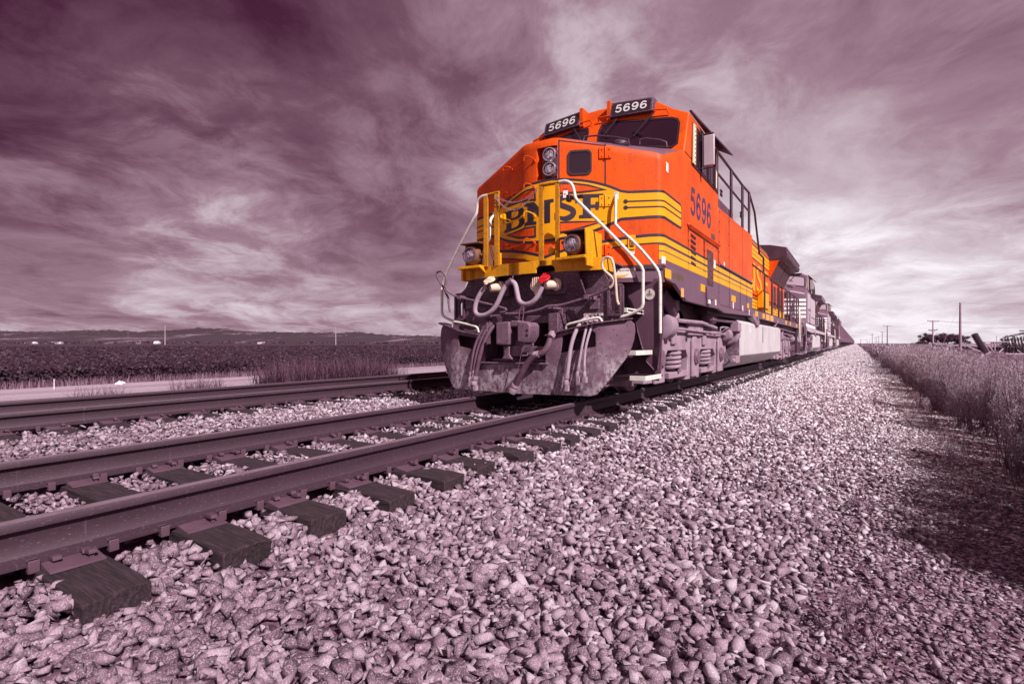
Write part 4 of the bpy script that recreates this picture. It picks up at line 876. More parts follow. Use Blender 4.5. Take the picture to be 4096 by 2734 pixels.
            for yc in (9.96, 12.06, 7.86):
                b = MB(); b.prism([(yc-.22+dy, .14), (yc+.24+dy, .14), (yc+.20+dy, .78), (yc+.08+dy, .86), (yc-.1+dy, .86), (yc-.18+dy, .78)], 'yz', sg*1.205, sg*1.25); jb_ = b.build('journal_box', M['dust'], t, bevel=.012)
                b = MB(); b.lathe((sg*1.252, yc+.02+dy, .50), (sg, 0, 0), [(0, .15), (.02, .15), (.03, .12), (.05, .11), (.055, .0)], 20); 
                for k_ in range(6): a = k_*PI/3; b.lathe((sg*1.27, yc+.02+dy+.125*math.cos(a), .50+.125*math.sin(a)), (sg, 0, 0), [(0, .018), (.02, .015)], 6)
                b.build('axle_cap', M['iron'], jb_)
            b = MB()
            for yc in (9.5, 10.9, 12.5, 8.5): b.lathe((sg*1.205, yc+dy, .82), (sg, 0, 0), [(0, .055), (.006, .052)], 14)
            b.build('frame_hole', M['gasket'], tf)
            b = MB(); b.box(min(sg*1.2, sg*1.26), max(sg*1.2, sg*1.26), 9.9+dy-.45, 10.5+dy, .88, 1.12); b.build('frame_bracket', M['dust'], tf, bevel=.015); b = MB(); b.box(min(sg*1.2, sg*1.24), max(sg*1.2, sg*1.24), 8.55+dy, 8.8+dy, .72, .98); b.build('frame_bracket', M['dust'], tf, bevel=.015); b = MB(); b.box(min(sg*1.2, sg*1.24), max(sg*1.2, sg*1.24), 10.6+dy, 10.85+dy, .70, .98); b.build('frame_bracket', M['dust'], tf, bevel=.015)
            b = MB(); b.lathe((sg*1.2, 8.02+dy, 1.0), (0, 1, 0), [(0, .16), (.02, .2), (.30, .2), (.36, .15), (.36, .05), (.6, .05)], 20); b.build('brake_cylinder', M['dust'], t)
            b = MB(); b.lathe((sg*1.25, 12.35+dy, .93), (0, 1, 0), [(0, .04), (.06, .04), (.08, .12), (.2, .15), (.4, .15), (.45, .12), (.46, .2), (.62, .26), (.64, .0)], 20); b.build('brake_cylinder', M['dust'], t)
            b = MB(); b.tube([(sg*1.28, 8.6+dy, .98), (sg*1.28, 12.4+dy, .93)], .022, 8); b.tube([(sg*1.3, 8.5+dy, 1.10), (sg*1.3, 10.2+dy, 1.12), (sg*1.3, 11.4+dy, 1.05)], .035, 8); b.lathe((sg*1.25, 10.8+dy, 1.22), (0, 1, 0), [(0, .07), (.03, .11), (.45, .11), (.5, .07), (.7, .05)], 14); b.tube([(sg*1.34, 11.6+dy, .98), (sg*1.34, 11.6+dy, 1.08), (sg*1.34, 12.6+dy, 1.08), (sg*1.34, 12.7+dy, 1.0)], .018, 6, smooth=1); b.build('brake_rigging', M['dust'], t)
            b = MB(); b.tube([(sg*1.28, 7.75+dy, 1.5), (sg*1.32, 8.1+dy, 1.34), (sg*1.25, 8.45+dy, 1.14)], .10, 10, smooth=2); b.build('air_duct', M['rubber'], t); b = MB(); b.lathe((sg*1.27, 8.36+dy, 1.2), (-.2*sg, .6, -.5), [(0, .12), (.05, .13), (.12, .13), (.16, .09)], 14); b.box(min(sg*1.25, sg*1.35), max(sg*1.25, sg*1.35), 8.3+dy, 8.55+dy, 1.25, 1.42); b.build('duct_clamp', M['dust'], t, bevel=.01)
            b = MB(); b.prism([(9.0+dy, 1.05), (9.9+dy, 1.05), (9.6+dy, 1.28), (9.2+dy, 1.36)], 'yz', sg*1.0, sg*1.1); b.build('truck_bolster', M['iron'], t)
    return t, nose

def front_end(t, nose, lead):
    FR = M['frame'] if lead else M['nsblack']
    # sill under the nose and the pilot sheet
    b = MB(); ss = sorted(set([0]+CUTS+[sg*(LC+TL+.03) for sg in (1, -1)])); 
    rows = [[b.bm.verts.new(wrap(s, z, -.012)) for s in ss] for z in (1.56, 1.775)]
    for i in range(len(ss)-1): b.f([rows[0][i], rows[0][i+1], rows[1][i+1], rows[1][i]])
    b.build('nose_sill', M['skirt'] if lead else M['nsblack'], t); b = MB(); decal(b, rect(1.34, 1.72, 1.73, 1.785), .012); decal(b, rect(-1.72, -1.34, 1.73, 1.785), .012); b.build('nose_pad', M['navy'], t)
    b = MB(); ol = [(-1.32, .80), (-1.32, 1.44), (-1.29, 1.475), (-1.19, 1.48), (-1.12, 1.53), (-1.03, 1.68), (1.03, 1.68), (1.12, 1.53), (1.19, 1.48), (1.29, 1.475), (1.32, 1.44), (1.32, .80), (1.05, .5), (.42, .5), (.42, 1.06), (-.53, 1.06), (-.53, .5), (-1.05, .5)]
    holes = [[(sg*(1.188+.032*math.cos(a)), (1.31 if math.sin(a) >= 0 else 1.18)+.035*math.sin(a)) for a in [2*PI*i/16 for i in range(16)]] for sg in (1, -1)]
    loops = [ol]+holes
    for y in (6.19, 6.225):
        pts = [p for l in loops for p in l]; vs = [b.bm.verts.new((p[0], y, p[1])) for p in pts]
        for tr in tessellate_polygon([[Vector((*p, 0)) for p in l] for l in loops]): b.f([vs[i] for i in tr])
    for l in loops:
        for i in range(len(l)): j = (i+1) % len(l); b.poly([(l[i][0], 6.19, l[i][1]), (l[j][0], 6.19, l[j][1]), (l[j][0], 6.225, l[j][1]), (l[i][0], 6.225, l[i][1])])
    pil = b.build('pilot_sheet', FR, t)
    for sg in (1, -1):
        b = MB(); b.box(min(sg*1.11, sg*1.30), max(sg*1.11, sg*1.30), 6.165, 6.19, 1.07, 1.10); 
        for a in (1.115, 1.265): b.box(min(sg*a, sg*(a+.035)), max(sg*a, sg*(a+.035)), 6.165, 6.19, 1.10, 1.43)
        b.box(min(sg*1.11, sg*1.30), max(sg*1.11, sg*1.30), 6.165, 6.19, 1.43, 1.455)
        b.build('step_plate', FR, pil, bevel=.006)
    b = MB(); rr = random.Random(2); bolt_rows(b, [(x, 6.19, z) for x, z in ((-.95, 1.33), (.92, 1.32), (1.02, 1.34), (.62, 1.52), (-.82, 1.45), (1.2, 1.52), (-1.22, .92), (1.05, 1.03), (1.18, 1.03), (-1.0, 1.05), (.72, .98), (-.72, 1.22), (1.1, .93))], .016, (0, -1, 0), .02); b.build('bolts', FR, pil)
    b = MB(); b.lathe((.53, 6.191, 1.02), (0, -1, 0), [(0, .042), (.004, .042)], 16); b.build('lamp_hole', M['gasket'], pil)
    for sg in (1, -1):                                            # stiffeners beneath the deck
        b = MB(); pts = [(sg*.40, 1.66), (sg*.80, 1.64), (sg*.86, 1.28), (sg*.55, 1.27)]; b.hexa([(x, 5.99+(1.66-z)*.45, z) for x, z in pts], [(x, 6.03+(1.66-z)*.45, z) for x, z in pts]); b.build('deck_bracket', FR, pil, bevel=.006)
    b = MB(); b.box(-.62, .42, 6.0, 6.19, 1.0, 1.10); b.box(-.64, -.53, 5.93, 6.5, .55, 1.08); b.box(.42, .56, 5.93, 6.5, .55, 1.12); b.box(-.5, .42, 6.5, 6.52, .5, 1.08); b.build('coupler_pocket', FR, t, bevel=.01)
    # anticlimber and deck
    BY = M['yellow_worn'] if lead else M['nsblack']
    pl_ = [(-1.12, 6.35), (-1.10, 6.16), (-.62, 6.0), (-.2, 5.93), (.2, 5.93), (.62, 6.0), (1.10, 6.10), (1.12, 6.35)]
    b = MB(); zt = lambda x: 1.80; zb = lambda x: 1.645
    def wallpts(x): 
        for (xa, ya), (xb_, yb_) in zip(pl_, pl_[1:]):
            if xa <= x <= xb_ and xb_ > xa: return ya+(yb_-ya)*(x-xa)/(xb_-xa)
    xs_ = sorted(set([-1.10, -.62, -.2, .2, .235, .275, .45, .49, .62, 1.10]+[-1.1+.1*i for i in range(23)]))
    def zb_(x): return 1.735 if .27 < x < .455 else (1.69 if x in (.235, .49) and 0 else 1.645)
    for i in range(len(xs_)-1):
        xa, xb_ = xs_[i], xs_[i+1]; xm = (xa+xb_)/2; z0 = 1.735 if .24 < xm < .48 else 1.645
        if .24 < xm < .48: za_, zb2 = (1.70 if xa <= .236 else 1.735), (1.70 if xb_ >= .489 else 1.735)
        else: za_ = zb2 = 1.645
        ya, yb_ = wallpts(xa), wallpts(xb_)
        b.hexa([(xa, ya, za_), (xb_, yb_, zb2), (xb_, yb_+.025, zb2), (xa, ya+.025, za_)], [(xa, ya, 1.80), (xb_, yb_, 1.80), (xb_, yb_+.025, 1.80), (xa, ya+.025, 1.80)])
    for sg in (1, -1): b.box(min(sg*1.08, sg*1.115), max(sg*1.08, sg*1.115), 6.10, 6.42, 1.645, 1.80)
    bmesh.ops.remove_doubles(b.bm, verts=b.bm.verts[:], dist=1e-5)
    b.build('anticlimber', BY, t)
    b = MB(); b.prism([(x, y+.026) for x, y in pl_[1:-1]]+[(1.07, 6.9), (-1.07, 6.9)], 'xy', 1.77, 1.79); b.build('front_deck', M['antislip'], t)
    for sg in (1, -1):                                            # lower headlights with their boxes
        cx = sg*.785
        b = MB(); x0, x1 = cx-.16, cx+.17
        b.box(x0, x1, 6.05, 6.30, 1.81, 2.125); b.box(x0, x1, 5.86, 6.05, 2.112, 2.13); lb_ = b.build('lamp_box', M['rust'] if lead else M['nsblack'], t, bevel=.004)
        b = MB()
        if sg > 0: b.hexa([(x1, 5.86, 2.13), (x1, 6.34, 2.13), (x1, 6.34, 1.70), (x1+.0, 5.90, 1.68)], [(x1+.022, 5.86, 2.13), (x1+.022, 6.34, 2.13), (x1+.022, 6.34, 1.70), (x1+.022, 5.90, 1.68)])
        else: b.box(x0-.02, x0, 6.0, 6.3, 1.80, 2.125)
        b.prism([(x0-.07, 5.88), (x1+.01, 5.86), (x1+.012, 6.1), (x0-.04, 6.1)], 'xy', 1.775, 1.81); b.prism([(5.87, 1.775), (6.1, 1.775), (6.1, 1.66)], 'yz', x1-.01, x1+.012); b.build('lamp_shelf', BY, t, bevel=.004)
        b = MB(); b.lathe((cx-.01, 6.10, 1.965), (-.05, -1, 0), [(0, .05), (.02, .10), (.09, .135), (.16, .138), (.20, .125), (.215, .115), (.215, .098), (.20, .092)], 26, False); hs = b.build('headlight', M['rust'] if lead else M['frame'], t)
        b = MB(); b.lathe((cx-.01, 6.10, 1.965), (-.05, -1, 0), [(.195, .094), (.207, .085), (.220, .05), (.226, .004)], 26); b.build('lens', M['lens'], hs)
        b = MB(); b.lathe((cx-.01, 6.10, 1.965), (-.05, -1, 0), [(.205, .100), (.222, .104), (.222, .092), (.205, .090)], 26, False); b.build('lens_rim', M['iron'], hs)
        b = MB(); b.box(cx+.10, cx+.15, 5.93, 5.98, 1.95, 1.98); b.lathe((cx-.15, 5.95, 2.0), (-1, 0, 0), [(0, .02), (.03, .02)], 8); b.build('lamp_clamp', M['rust'], hs)
    # yellow gate posts and rails on the deck
    YP = M['yellow_post'] if lead else M['black']
    for x, wv in ((-.577, .032), (-.395, .034), (.300, .031), (.535, .026)):
        b = MB(); b.prism([(x-wv, 5.95), (x+wv, 5.955), (x+wv, 5.985), (x+wv-.012, 5.985), (x+wv-.012, 5.968), (x-wv+.012, 5.964), (x-wv+.012, 5.99), (x-wv, 5.99)], 'xy', 1.79, 2.77); b.build('gate_post', YP, t, bevel=.003)
    b = MB(); b.tube([(-.61, 5.98, 2.775), (-.36, 5.97, 2.785)], .024, 8); b.tube([(.275, 5.97, 2.775), (.565, 5.97, 2.77)], .024, 8); b.build('gate_rail', YP, t)
    if lead:
        b = MB()
        for k_, (za, zm) in enumerate(((2.74, 2.60), (2.72, 2.50))):
            A = Vector((-.40, 5.93, za)); B_ = Vector((.25, 5.93, 2.70+.03*k_)); nl = 22
            pts = [A.lerp(B_, i/nl)+Vector((0, 0, -(A.lerp(B_, .5).z-zm)*4*(i/nl)*(1-i/nl))) for i in range(nl+1)]
            for i in range(nl):
                p, q = pts[i], pts[i+1]; d = (q-p).normalized(); sd = Vector((0, 1, 0)) if i % 2 else d.cross(Vector((0, 1, 0))).normalized(); e = d*.004
                b.tube([p-e-sd*.007, p-e+sd*.007, q+e+sd*.007, q+e-sd*.007], .0034, 5, closed=True)
        b.build('safety_chain', M['steel'], t)
        b = MB(); b.lathe((.40, 6.1, 1.93), (.2, -1, 0), [(0, .02), (.03, .045), (.06, .05), (.085, .04), (.095, .0)], 16); b.build('deck_knob', M['yellow'], t)
        b = MB(); b.box(.55, .78, 6.2, 6.24, 2.60, 2.645); b.box(.55, .60, 6.17, 6.24, 2.575, 2.66); b.build('door_latch', M['gasket'], t, bevel=.006); b = MB(); b.box(-.545, -.49, 6.28, 6.33, 2.5, 2.58); b.lathe((-.53, 6.28, 2.53), (-.6, -1, 0), [(0, .025), (.03, .025)], 8); b.build('door_stop', M['yellow'], t)
        b = MB(); b.box(-.52, -.46, 6.15, 6.18, 1.80, 2.0); b.box(-.505, -.475, 6.14, 6.15, 1.9, 1.97); b.build('toggle', M['yellow'], t, bevel=.004)
    W = M['white'] if lead else M['dust']
    # handrails beside the steps
    for sg in (1, -1):
        b = MB()
        b.tube([(sg*.55, 5.97, 2.775), (sg*.66, 5.97, 2.772), (sg*.735, 5.98, 2.72), (sg*.755, 6.0, 2.62), (sg*.765, 6.0, 2.55), (sg*.82, 6.0, 2.485), (sg*1.25, 6.10, 2.02), (sg*1.51, 6.17, 1.71), (sg*1.565, 6.2, 1.63), (sg*1.565, 6.2, 1.55), (sg*1.565, 6.2, 1.27), (sg*1.565, 6.2, 1.19), (sg*1.52, 6.2, 1.135), (sg*1.36, 6.2, 1.075), (sg*1.28, 6.2, 1.06)], .0205, 10, smooth=1); b.build('step_handrail', W, t)
        b = MB(); pt = wrap(1.07, 2.72, .01); f_ = (lambda p: Vector((sg*p[0], p[1], p[2])))
        b.tube([f_(p) for p in (pt, wrap(1.065, 2.66, .07), wrap(1.06, 2.60, .09), wrap(1.058, 2.36, .10), (1.03, 6.66, 2.30), (1.30, 6.78, 2.02), (1.48, 6.80, 1.79), (1.56, 6.80, 1.68), (1.585, 6.80, 1.57), (1.585, 6.8, 1.4), (1.585, 6.8, .87))], .0205, 10, smooth=1)
        pb = f_(wrap(1.07, 2.73, .004)); b.box(pb.x-.03, pb.x+.03, pb.y-.012, pb.y+.02, 2.67, 2.77); b.build('step_handrail', W, t)
        # stepwell
        b = MB(); pts = [(sg*x, z) for x, z in ((1.0, 1.60), (1.03, 1.54), (1.09, 1.36), (1.336, .50), (1.45, .38), (1.466, .26), (1.53, .28), (1.55, .86), (1.55, 1.60))]; b.prism(pts, 'xz', 6.99, 7.02); wl = b.build('step_panel', M['skirt'] if lead else M['nsblack'], t); b = MB(); b.prism([(sg*.85, .24), (sg*1.50, .24), (sg*1.47, .55), (sg*1.25, 1.30), (sg*1.18, 1.6), (sg*.85, 1.6)], 'xz', 7.03, 7.05); b.build('stepwell_back', M['skirt'] if lead else M['nsblack'], t)
        b = MB(); b.tube([(sg*1.09, 6.98, 1.36), (sg*1.336, 6.98, .50), (sg*1.45, 6.98, .38)], .010, 6); b.box(min(sg*1.535, sg*1.555), max(sg*1.535, sg*1.555), 6.5, 7.02, .28, .42) if 0 else None; b.prism([(sg*1.50, .40), (sg*1.57, .86), (sg*1.555, 1.60), (sg*1.53, 1.60), (sg*1.54, .86)], 'xz', 6.95, 6.99); b.build('panel_edge', FR, wl)
        b = MB()
        for z, y0_, y1_, x0, x1 in ((.33, 6.32, 6.99, 1.15, 1.56), (.64, 6.35, 6.99, 1.05, 1.43), (1.17, 6.4, 6.99, .95, 1.30)): b.box(min(sg*x0, sg*x1), max(sg*x0, sg*x1), y0_, y1_, z-.03, z)
        b.box(min(sg*1.0, sg*1.02), max(sg*1.0, sg*1.02), 6.3, 7.0, .24, 1.5); b.prism([(6.30, .24), (6.36, .24), (7.0, .24), (7.0, .34), (6.36, .50), (6.30, .75)], 'yz', sg*1.06, sg*1.08); b.build('steps', M['gasket'] if lead else FR, t, bevel=.004)
        for z, y_, x0, x1 in ((.335, 6.30, 1.36, 1.565), (.645, 6.33, 1.30, 1.435), (1.18, 6.38, 1.12, 1.30)): b = MB(); b.prism([(sg*x0, y_), (sg*x1, y_), (sg*x1, y_+.62), (sg*(x1-.02), y_+.62), (sg*(x1-.02), y_+.02), (sg*x0, y_+.02)], 'xy', z-.055, z+.004); b.build('step_edge', W, t, bevel=.003)
        b = MB(); b.prism([(6.15, .20), (7.3, .13), (7.3, .2), (6.9, .30), (6.2, .30)], 'yz', sg*1.0, sg*1.05); b.prism([(sg*1.1, .22), (sg*.95, .12), (sg*.80, .10), (sg*.86, .2)], 'xz', 6.35, 6.4); b.build('step_hanger', M['iron'], t)
    if lead:
        b = MB(); decal(b, rect(.955, 1.327, 1.618, 1.742), -.006); pn = b.build('builder_plate', M['label'], t); b = MB(); text_on(b, 'GE AC4400 CW', lambda u, v: wrap(1.11+u*.19, 1.705+v*.026, -.003), 0); b.build('plate_letters', M['navytext'], pn); b = MB(); decal(b, thick([(1.0, 1.655), (1.05, 1.64), (1.12, 1.638), (1.19, 1.645), (1.24, 1.668)], [.006, .022, .03, .022, .004]), -.003); decal(b, thick([(1.0, 1.69), (1.04, 1.70), (1.09, 1.70)], [.004, .02, .006]), -.0025); b.build('plate_swoosh', M['yellow'], pn)
        b = MB(); c0 = (1.385, 6.985, 1.395); b.lathe(c0, (0, -1, 0), [(0, .073), (.004, .073)], 28); sg_ = b.build('round_sign', M['label'], t); b = MB(); X0, Y0, Z0 = 1.385, 6.979, 1.395
        text_on(b, '3', lambda u, v: Vector((X0-.013+u*.026, Y0, Z0+.012+v*.03)), .02); text_on(b, 'POINT', lambda u, v: Vector((X0-.038+u*.076, Y0, Z0-.016+v*.022)), .02); text_on(b, 'PROTECT', lambda u, v: Vector((X0-.03+u*.06, Y0, Z0-.032+v*.010)), .0)
        for p in ([(-.05, -.028), (-.066, -.028), (-.058, -.014)], [(.05, -.028), (.066, -.028), (.058, -.014)], [(-.008, .052), (.008, .052), (0, .066)]): b.poly([(X0+x, Y0, Z0+z) for x, z in p])
        b.build('sign_letters', M['gasket'], sg_)
        # uncoupling lever right across the front
        b = MB(); y = 5.98; L_ = [(-1.20, 1.19), (-1.225, 1.28), (-1.235, 1.42), (-1.41, 1.73), (-1.365, 1.78), (-1.28, 1.77), (-1.20, 1.66), (-1.25, 1.53), (-1.12, 1.41), (-.906, 1.365), (-.409, 1.25)]
        b.tube([(x, y-.03 if z < 1.5 else y-.1, z) for x, z in L_], .016, 8, smooth=1); b.build('uncoupling_lever', M['iron'], t)
        b = MB(); b.tube([(-.42, y-.03, 1.25), (-.28, y-.05, 1.215), (-.19, y-.08, 1.19), (-.22, y-.08, 1.155), (-.32, y-.06, 1.15), (-.14, y-.07, 1.125), (.17, y-.07, 1.143), (.34, y-.06, 1.18), (.42, y-.05, 1.215), (.564, y-.04, 1.21), (.80, y-.03, 1.26), (1.086, y-.03, 1.336), (1.27, y-.05, 1.40)], .017, 8, smooth=1)
        for x, z in ((-1.02, 1.385), (.44, 1.2), (.95, 1.30)): b.box(x-.03, x+.03, y-.06, 6.19, z-.02, z+.03); b.box(x-.06, x+.06, 6.165, 6.19, z-.13, z)
        b.build('uncoupling_lever', M['iron'], t)
        b = MB(); R_ = [(1.26, 1.395), (1.30, 1.43), (1.31, 1.50), (1.18, 1.61), (1.155, 1.68), (1.18, 1.75), (1.235, 1.765), (1.295, 1.73), (1.33, 1.50), (1.345, 1.25), (1.37, 1.19)]; b.tube([(x, y-.06, z) for x, z in R_], .0165, 8, smooth=1); b.build('lever_handle', M['capcream'], t)
        # MU hose and sockets
        for x, z, dx in ((-.43, 1.50, -.10), (.43, 1.49, -.09)):
            b = MB(); b.box(x-.13, x+.16, 6.08, 6.19, z-.12, z+.10); bk = b.build('socket_bracket', FR, t, bevel=.006); b = MB(); b.lathe((x+.06, 6.08, z+.01), (-.55, -.8, -.12), [(0, .078), (.02, .085), (.05, .085), (.06, .062), (.17, .055), (.19, .045)], 18); b.build('socket', M['capcream'], t)
        def cap(x, z, mt, tilt, y_=5.93):
            b = MB(); Q = Matrix.Rotation(tilt, 3, 'X'); b.lathe((0, 0, 0), (0, 0, 1), [(0, .082), (.012, .086), (.022, .08)], 20)
            for k_ in (-.04, -.013, .013, .04): b.box(k_-.007, k_+.007, -.02, .105, .018, .034)
            b.box(-.02, .02, -.115, -.07, 0, .016); b.bm.transform(Matrix.Translation((x, y_, z)) @ Q.to_4x4()); return b.build('socket_cap', M[mt], t, bevel=.003)
        cap(-.49, 1.585, 'capcream', R(32)); cap(.37, 1.555, 'red', R(38), 5.92); cap(.205, 1.49, 'capcream', R(88), 6.0)
        b = MB(); H_ = [(-.53, 5.92, 1.51), (-.575, 5.90, 1.485), (-.672, 5.88, 1.339), (-.711, 5.88, 1.20), (-.67, 5.88, 1.125), (-.56, 5.88, 1.112), (-.45, 5.88, 1.15), (-.354, 5.89, 1.235), (-.26, 5.90, 1.43), (-.20, 5.92, 1.53), (-.12, 5.92, 1.56), (-.065, 5.92, 1.52), (-.03, 5.91, 1.38), (.0, 5.90, 1.29), (.07, 5.89, 1.245), (.16, 5.88, 1.24), (.25, 5.88, 1.28), (.31, 5.89, 1.37), (.35, 5.90, 1.46)]
        b.tube(H_, .0325, 12, smooth=2); b.build('jumper_cable', M['hose'], t)
        b = MB(); b.lathe((-.195, 5.92, 1.525), (.6, 0, .35), [(0, .042), (.09, .042)], 12); b.tube([(-.245, 5.94, 1.645), (.01, 5.94, 1.64)], .008, 6); b.tube([(-.112, 5.93, 1.635), (-.112, 5.925, 1.57)], .008, 6); b.build('cable_hook', M['iron'], t)
        b = MB(); b.box(.07, .20, 6.182, 6.188, 1.33, 1.43); b.build('small_notice', M['frame'], t); b = MB()
        for i in range(6): b.box(.08, .19, 6.179, 6.1815, 1.34+.015*i, 1.345+.015*i)
        b.build('notice_lines', M['steel'], t)
        b = MB(); b.box(.80, 1.06, 6.175, 6.186, 1.085, 1.115); b.box(-.66, -.48, 6.175, 6.186, 1.12, 1.145); lbl = b.build('hose_label', M['label'], t); b = MB(); text_on(b, 'MR ACT AR', lambda u, v: Vector((.82+u*.22, 6.172, 1.089+v*.022)), .02); b.build('label_letters', M['gasket'], lbl)
        # air hoses with their brass ends
        for pts, r in (([(.90, 6.05, 1.06), (.86, 5.92, .98), (.80, 5.82, .75), (.765, 5.80, .42), (.755, 5.79, .31)], .025), ([(.985, 6.05, 1.06), (.965, 5.93, .98), (.945, 5.84, .75), (.925, 5.80, .55), (.905, 5.79, .42)], .016), ([(1.05, 6.05, 1.07), (1.03, 5.93, .98), (.985, 5.84, .72), (.975, 5.82, .55), (.985, 5.80, .42)], .016),
                       ([(-.55, 6.05, 1.07), (-.62, 5.95, .95), (-.69, 5.84, .68), (-.71, 5.80, .40), (-.72, 5.80, .30)], .019), ([(-.48, 6.05, 1.06), (-.55, 5.95, .95), (-.62, 5.84, .70), (-.66, 5.80, .40), (-.67, 5.80, .32)], .019), ([(-.42, 6.05, 1.05), (-.50, 5.92, .9), (-.57, 5.82, .6), (-.62, 5.80, .33), (-.64, 5.80, .25)], .030)):
            b = MB(); b.tube(pts, r, 10, smooth=2); h = b.build('air_hose', M['hose'] if pts[0][0] > 0 else M['rubber'], t); e = Vector(pts[-1]); d = (e-Vector(pts[-2])).normalized()
            b = MB(); b.lathe(e-d*.05, d, [(0, r*1.25), (.05, r*1.3), (.06, r*.9), (.09, r*1.4), (.12, r*1.5), (.15, r*.8)], 10); b.box(e.x-.012, e.x+.03, e.y-.03, e.y+.03, e.z-.15, e.z-.08); b.build('hose_coupling', M['dust'], h); b = MB(); b.lathe(Vector(pts[0])+Vector((0, .02, .02)), (0, -.4, -.6), [(0, r*1.6), (.05, r*1.6), (.06, r*1.2), (.11, r*1.25)], 8); b.build('hose_fitting', M['dust'], h)
        b = MB(); A_ = [(.515, 6.0, .86), (.505, 5.85, .82), (.49, 5.80, .70), (.45, 5.76, .625), (.38, 5.74, .60), (.30, 5.73, .56), (.22, 5.72, .47), (.13, 5.72, .32), (.06, 5.73, .20)]; b.tube(A_, [.036]*4+[.04]*40, 12, smooth=2); h = b.build('brake_hose', M['rubber'], t)
        b = MB(); b.lathe((.06, 5.73, .21), (-.5, 0, -.85), [(0, .05), (.03, .052), (.035, .04), (.07, .055), (.12, .05), (.13, .02)], 12); b.lathe((.40, 5.745, .605), (-.9, 0, -.2), [(0, .045), (.05, .047), (.06, .05), (.09, .04)], 12); b.lathe((.515, 5.88, .86), (0, -.8, -.6), [(0, .05), (.05, .05), (.08, .04)], 12); b.build('hose_coupling', M['dust'], h)
    # coupler
    if lead:
        b = MB(); y = 5.72
        b.prism([(-.245, .72), (-.05, .71), (-.035, .73), (-.035, 1.0), (-.05, 1.02), (-.245, 1.01)], 'xz', 5.72, 5.95); kn = b.build('coupler_knuckle', M['iron'], t, bevel=.035, seg=3)
        b = MB(); b.prism([(.10, .76), (.22, .74), (.28, .84), (.285, .97), (.25, 1.005), (.10, 1.01)], 'xz', 5.70, 5.95); b.prism([(.13, .76), (.21, .76), (.15, .62), (.12, .60)], 'xz', 5.74, 5.9); b.build('coupler_guard', M['iron'], t, bevel=.02)
        b = MB(); b.box(-.06, .14, 5.86, 6.4, .70, 1.02); b.box(-.035, .10, 5.75, 5.9, .95, 1.03); b.box(-.32, -.20, 5.92, 6.2, .72, 1.0); b.box(-.18, .12, 5.80, 6.2, .57, .71); b.prism([(-.19, .53), (-.02, .53), (-.06, .60), (-.05, .70), (-.15, .70), (-.14, .60)], 'xz', 5.76, 5.90); b.box(.10, .36, 5.93, 6.2, .58, .70); b.box(-.40, -.30, 5.95, 6.15, .92, 1.02); cb_ = b.build('coupler_body', M['iron'], t, bevel=.014)
        b = MB(); b.box(-.02, .085, 5.845, 5.862, .79, .92); b.lathe((.245, 5.699, .90), (0, -1, 0), [(0, .018), (.003, .018)], 8); b.lathe((.245, 5.699, .84), (0, -1, 0), [(0, .018), (.003, .018)], 8); b.build('coupler_opening', M['gasket'], cb_); b = MB(); b.tube([(.06, 5.8, 1.03), (.08, 5.8, 1.20), (.115, 5.8, 1.215), (.14, 5.8, 1.18), (.12, 5.8, 1.03)], .006, 6, smooth=1); b.tube([(.14, 5.74, .62), (.10, 5.74, .45), (.04, 5.73, .25)], .004, 5); b.build('coupler_wire', M['iron'], cb_)
        b = MB(); b.box(-.09, .14, 5.95, 6.0, .80, .84) if 0 else b.box(-.5, .42, 6.02, 6.04, .50, .53); b.build('pocket_lip', M['iron'], t)
    else:
        b = MB(); b.box(-.2, .2, 5.7, 6.4, .70, 1.0); b.build('coupler_body', M['iron'], t, bevel=.03)
    # plow: curved blade in a slight vee with cut-outs
    bm_ = MB()
    def plow_pt(x, z, off=0):
        a = abs(x); y = 5.85+.03*min(1, a/1.1)+.45*max(0, a-1.1)+.06*((z-.35)/.65)**2-.05*max(0, z-.8)
        return Vector((x, y+off+(.10 if z > .85 else 0)*0, z))
    ol = [(-1.10, .125), (-1.02, .10), (0, .085), (1.02, .105), (1.10, .125), (1.19, .235), (1.315, .41), (1.42, .57), (1.465, .68), (1.49, .78), (1.50, .88), (1.49, .97), (1.45, 1.01), (1.10, .965), (.62, .87), (.45, .825), (.42, .80), (.42, .49), (-.52, .49), (-.55, .78), (-.60, .825), (-.66, .845), (-1.0, .90), (-1.45, 1.0), (-1.49, .97), (-1.50, .88), (-1.49, .78), (-1.465, .68), (-1.42, .57), (-1.315, .41), (-1.19, .235)]
    nh = [[(.64, .835), (.62, .62), (1.09, .70), (1.08, .86), (1.0, .92)], [(-.66, .81), (-.64, .63), (-1.0, .70), (-1.02, .86)]]
    for off in (0, .025):
        bb = bmesh.new(); loops = [ol]+nh; pts = [p for l in loops for p in l]; vs = [bb.verts.new((p[0], p[1], 0)) for p in pts]
        for tr in tessellate_polygon([[Vector((*p, 0)) for p in l] for l in loops]): bb.faces.new([vs[i] for i in tr])
        for i in range(-14, 15): bmesh.ops.bisect_plane(bb, geom=bb.verts[:]+bb.edges[:]+bb.faces[:], plane_co=(i*.1+.001, 0, 0), plane_no=(1, 0, 0))
        for i in range(2, 10): bmesh.ops.bisect_plane(bb, geom=bb.verts[:]+bb.edges[:]+bb.faces[:], plane_co=(0, i*.1+.001, 0), plane_no=(0, 1, 0))
        mp = {v: bm_.bm.verts.new(plow_pt(v.co.x, v.co.y, off)) for v in bb.verts}
        for f_ in bb.faces: bm_.f([mp[v] for v in f_.verts])
        bb.free()
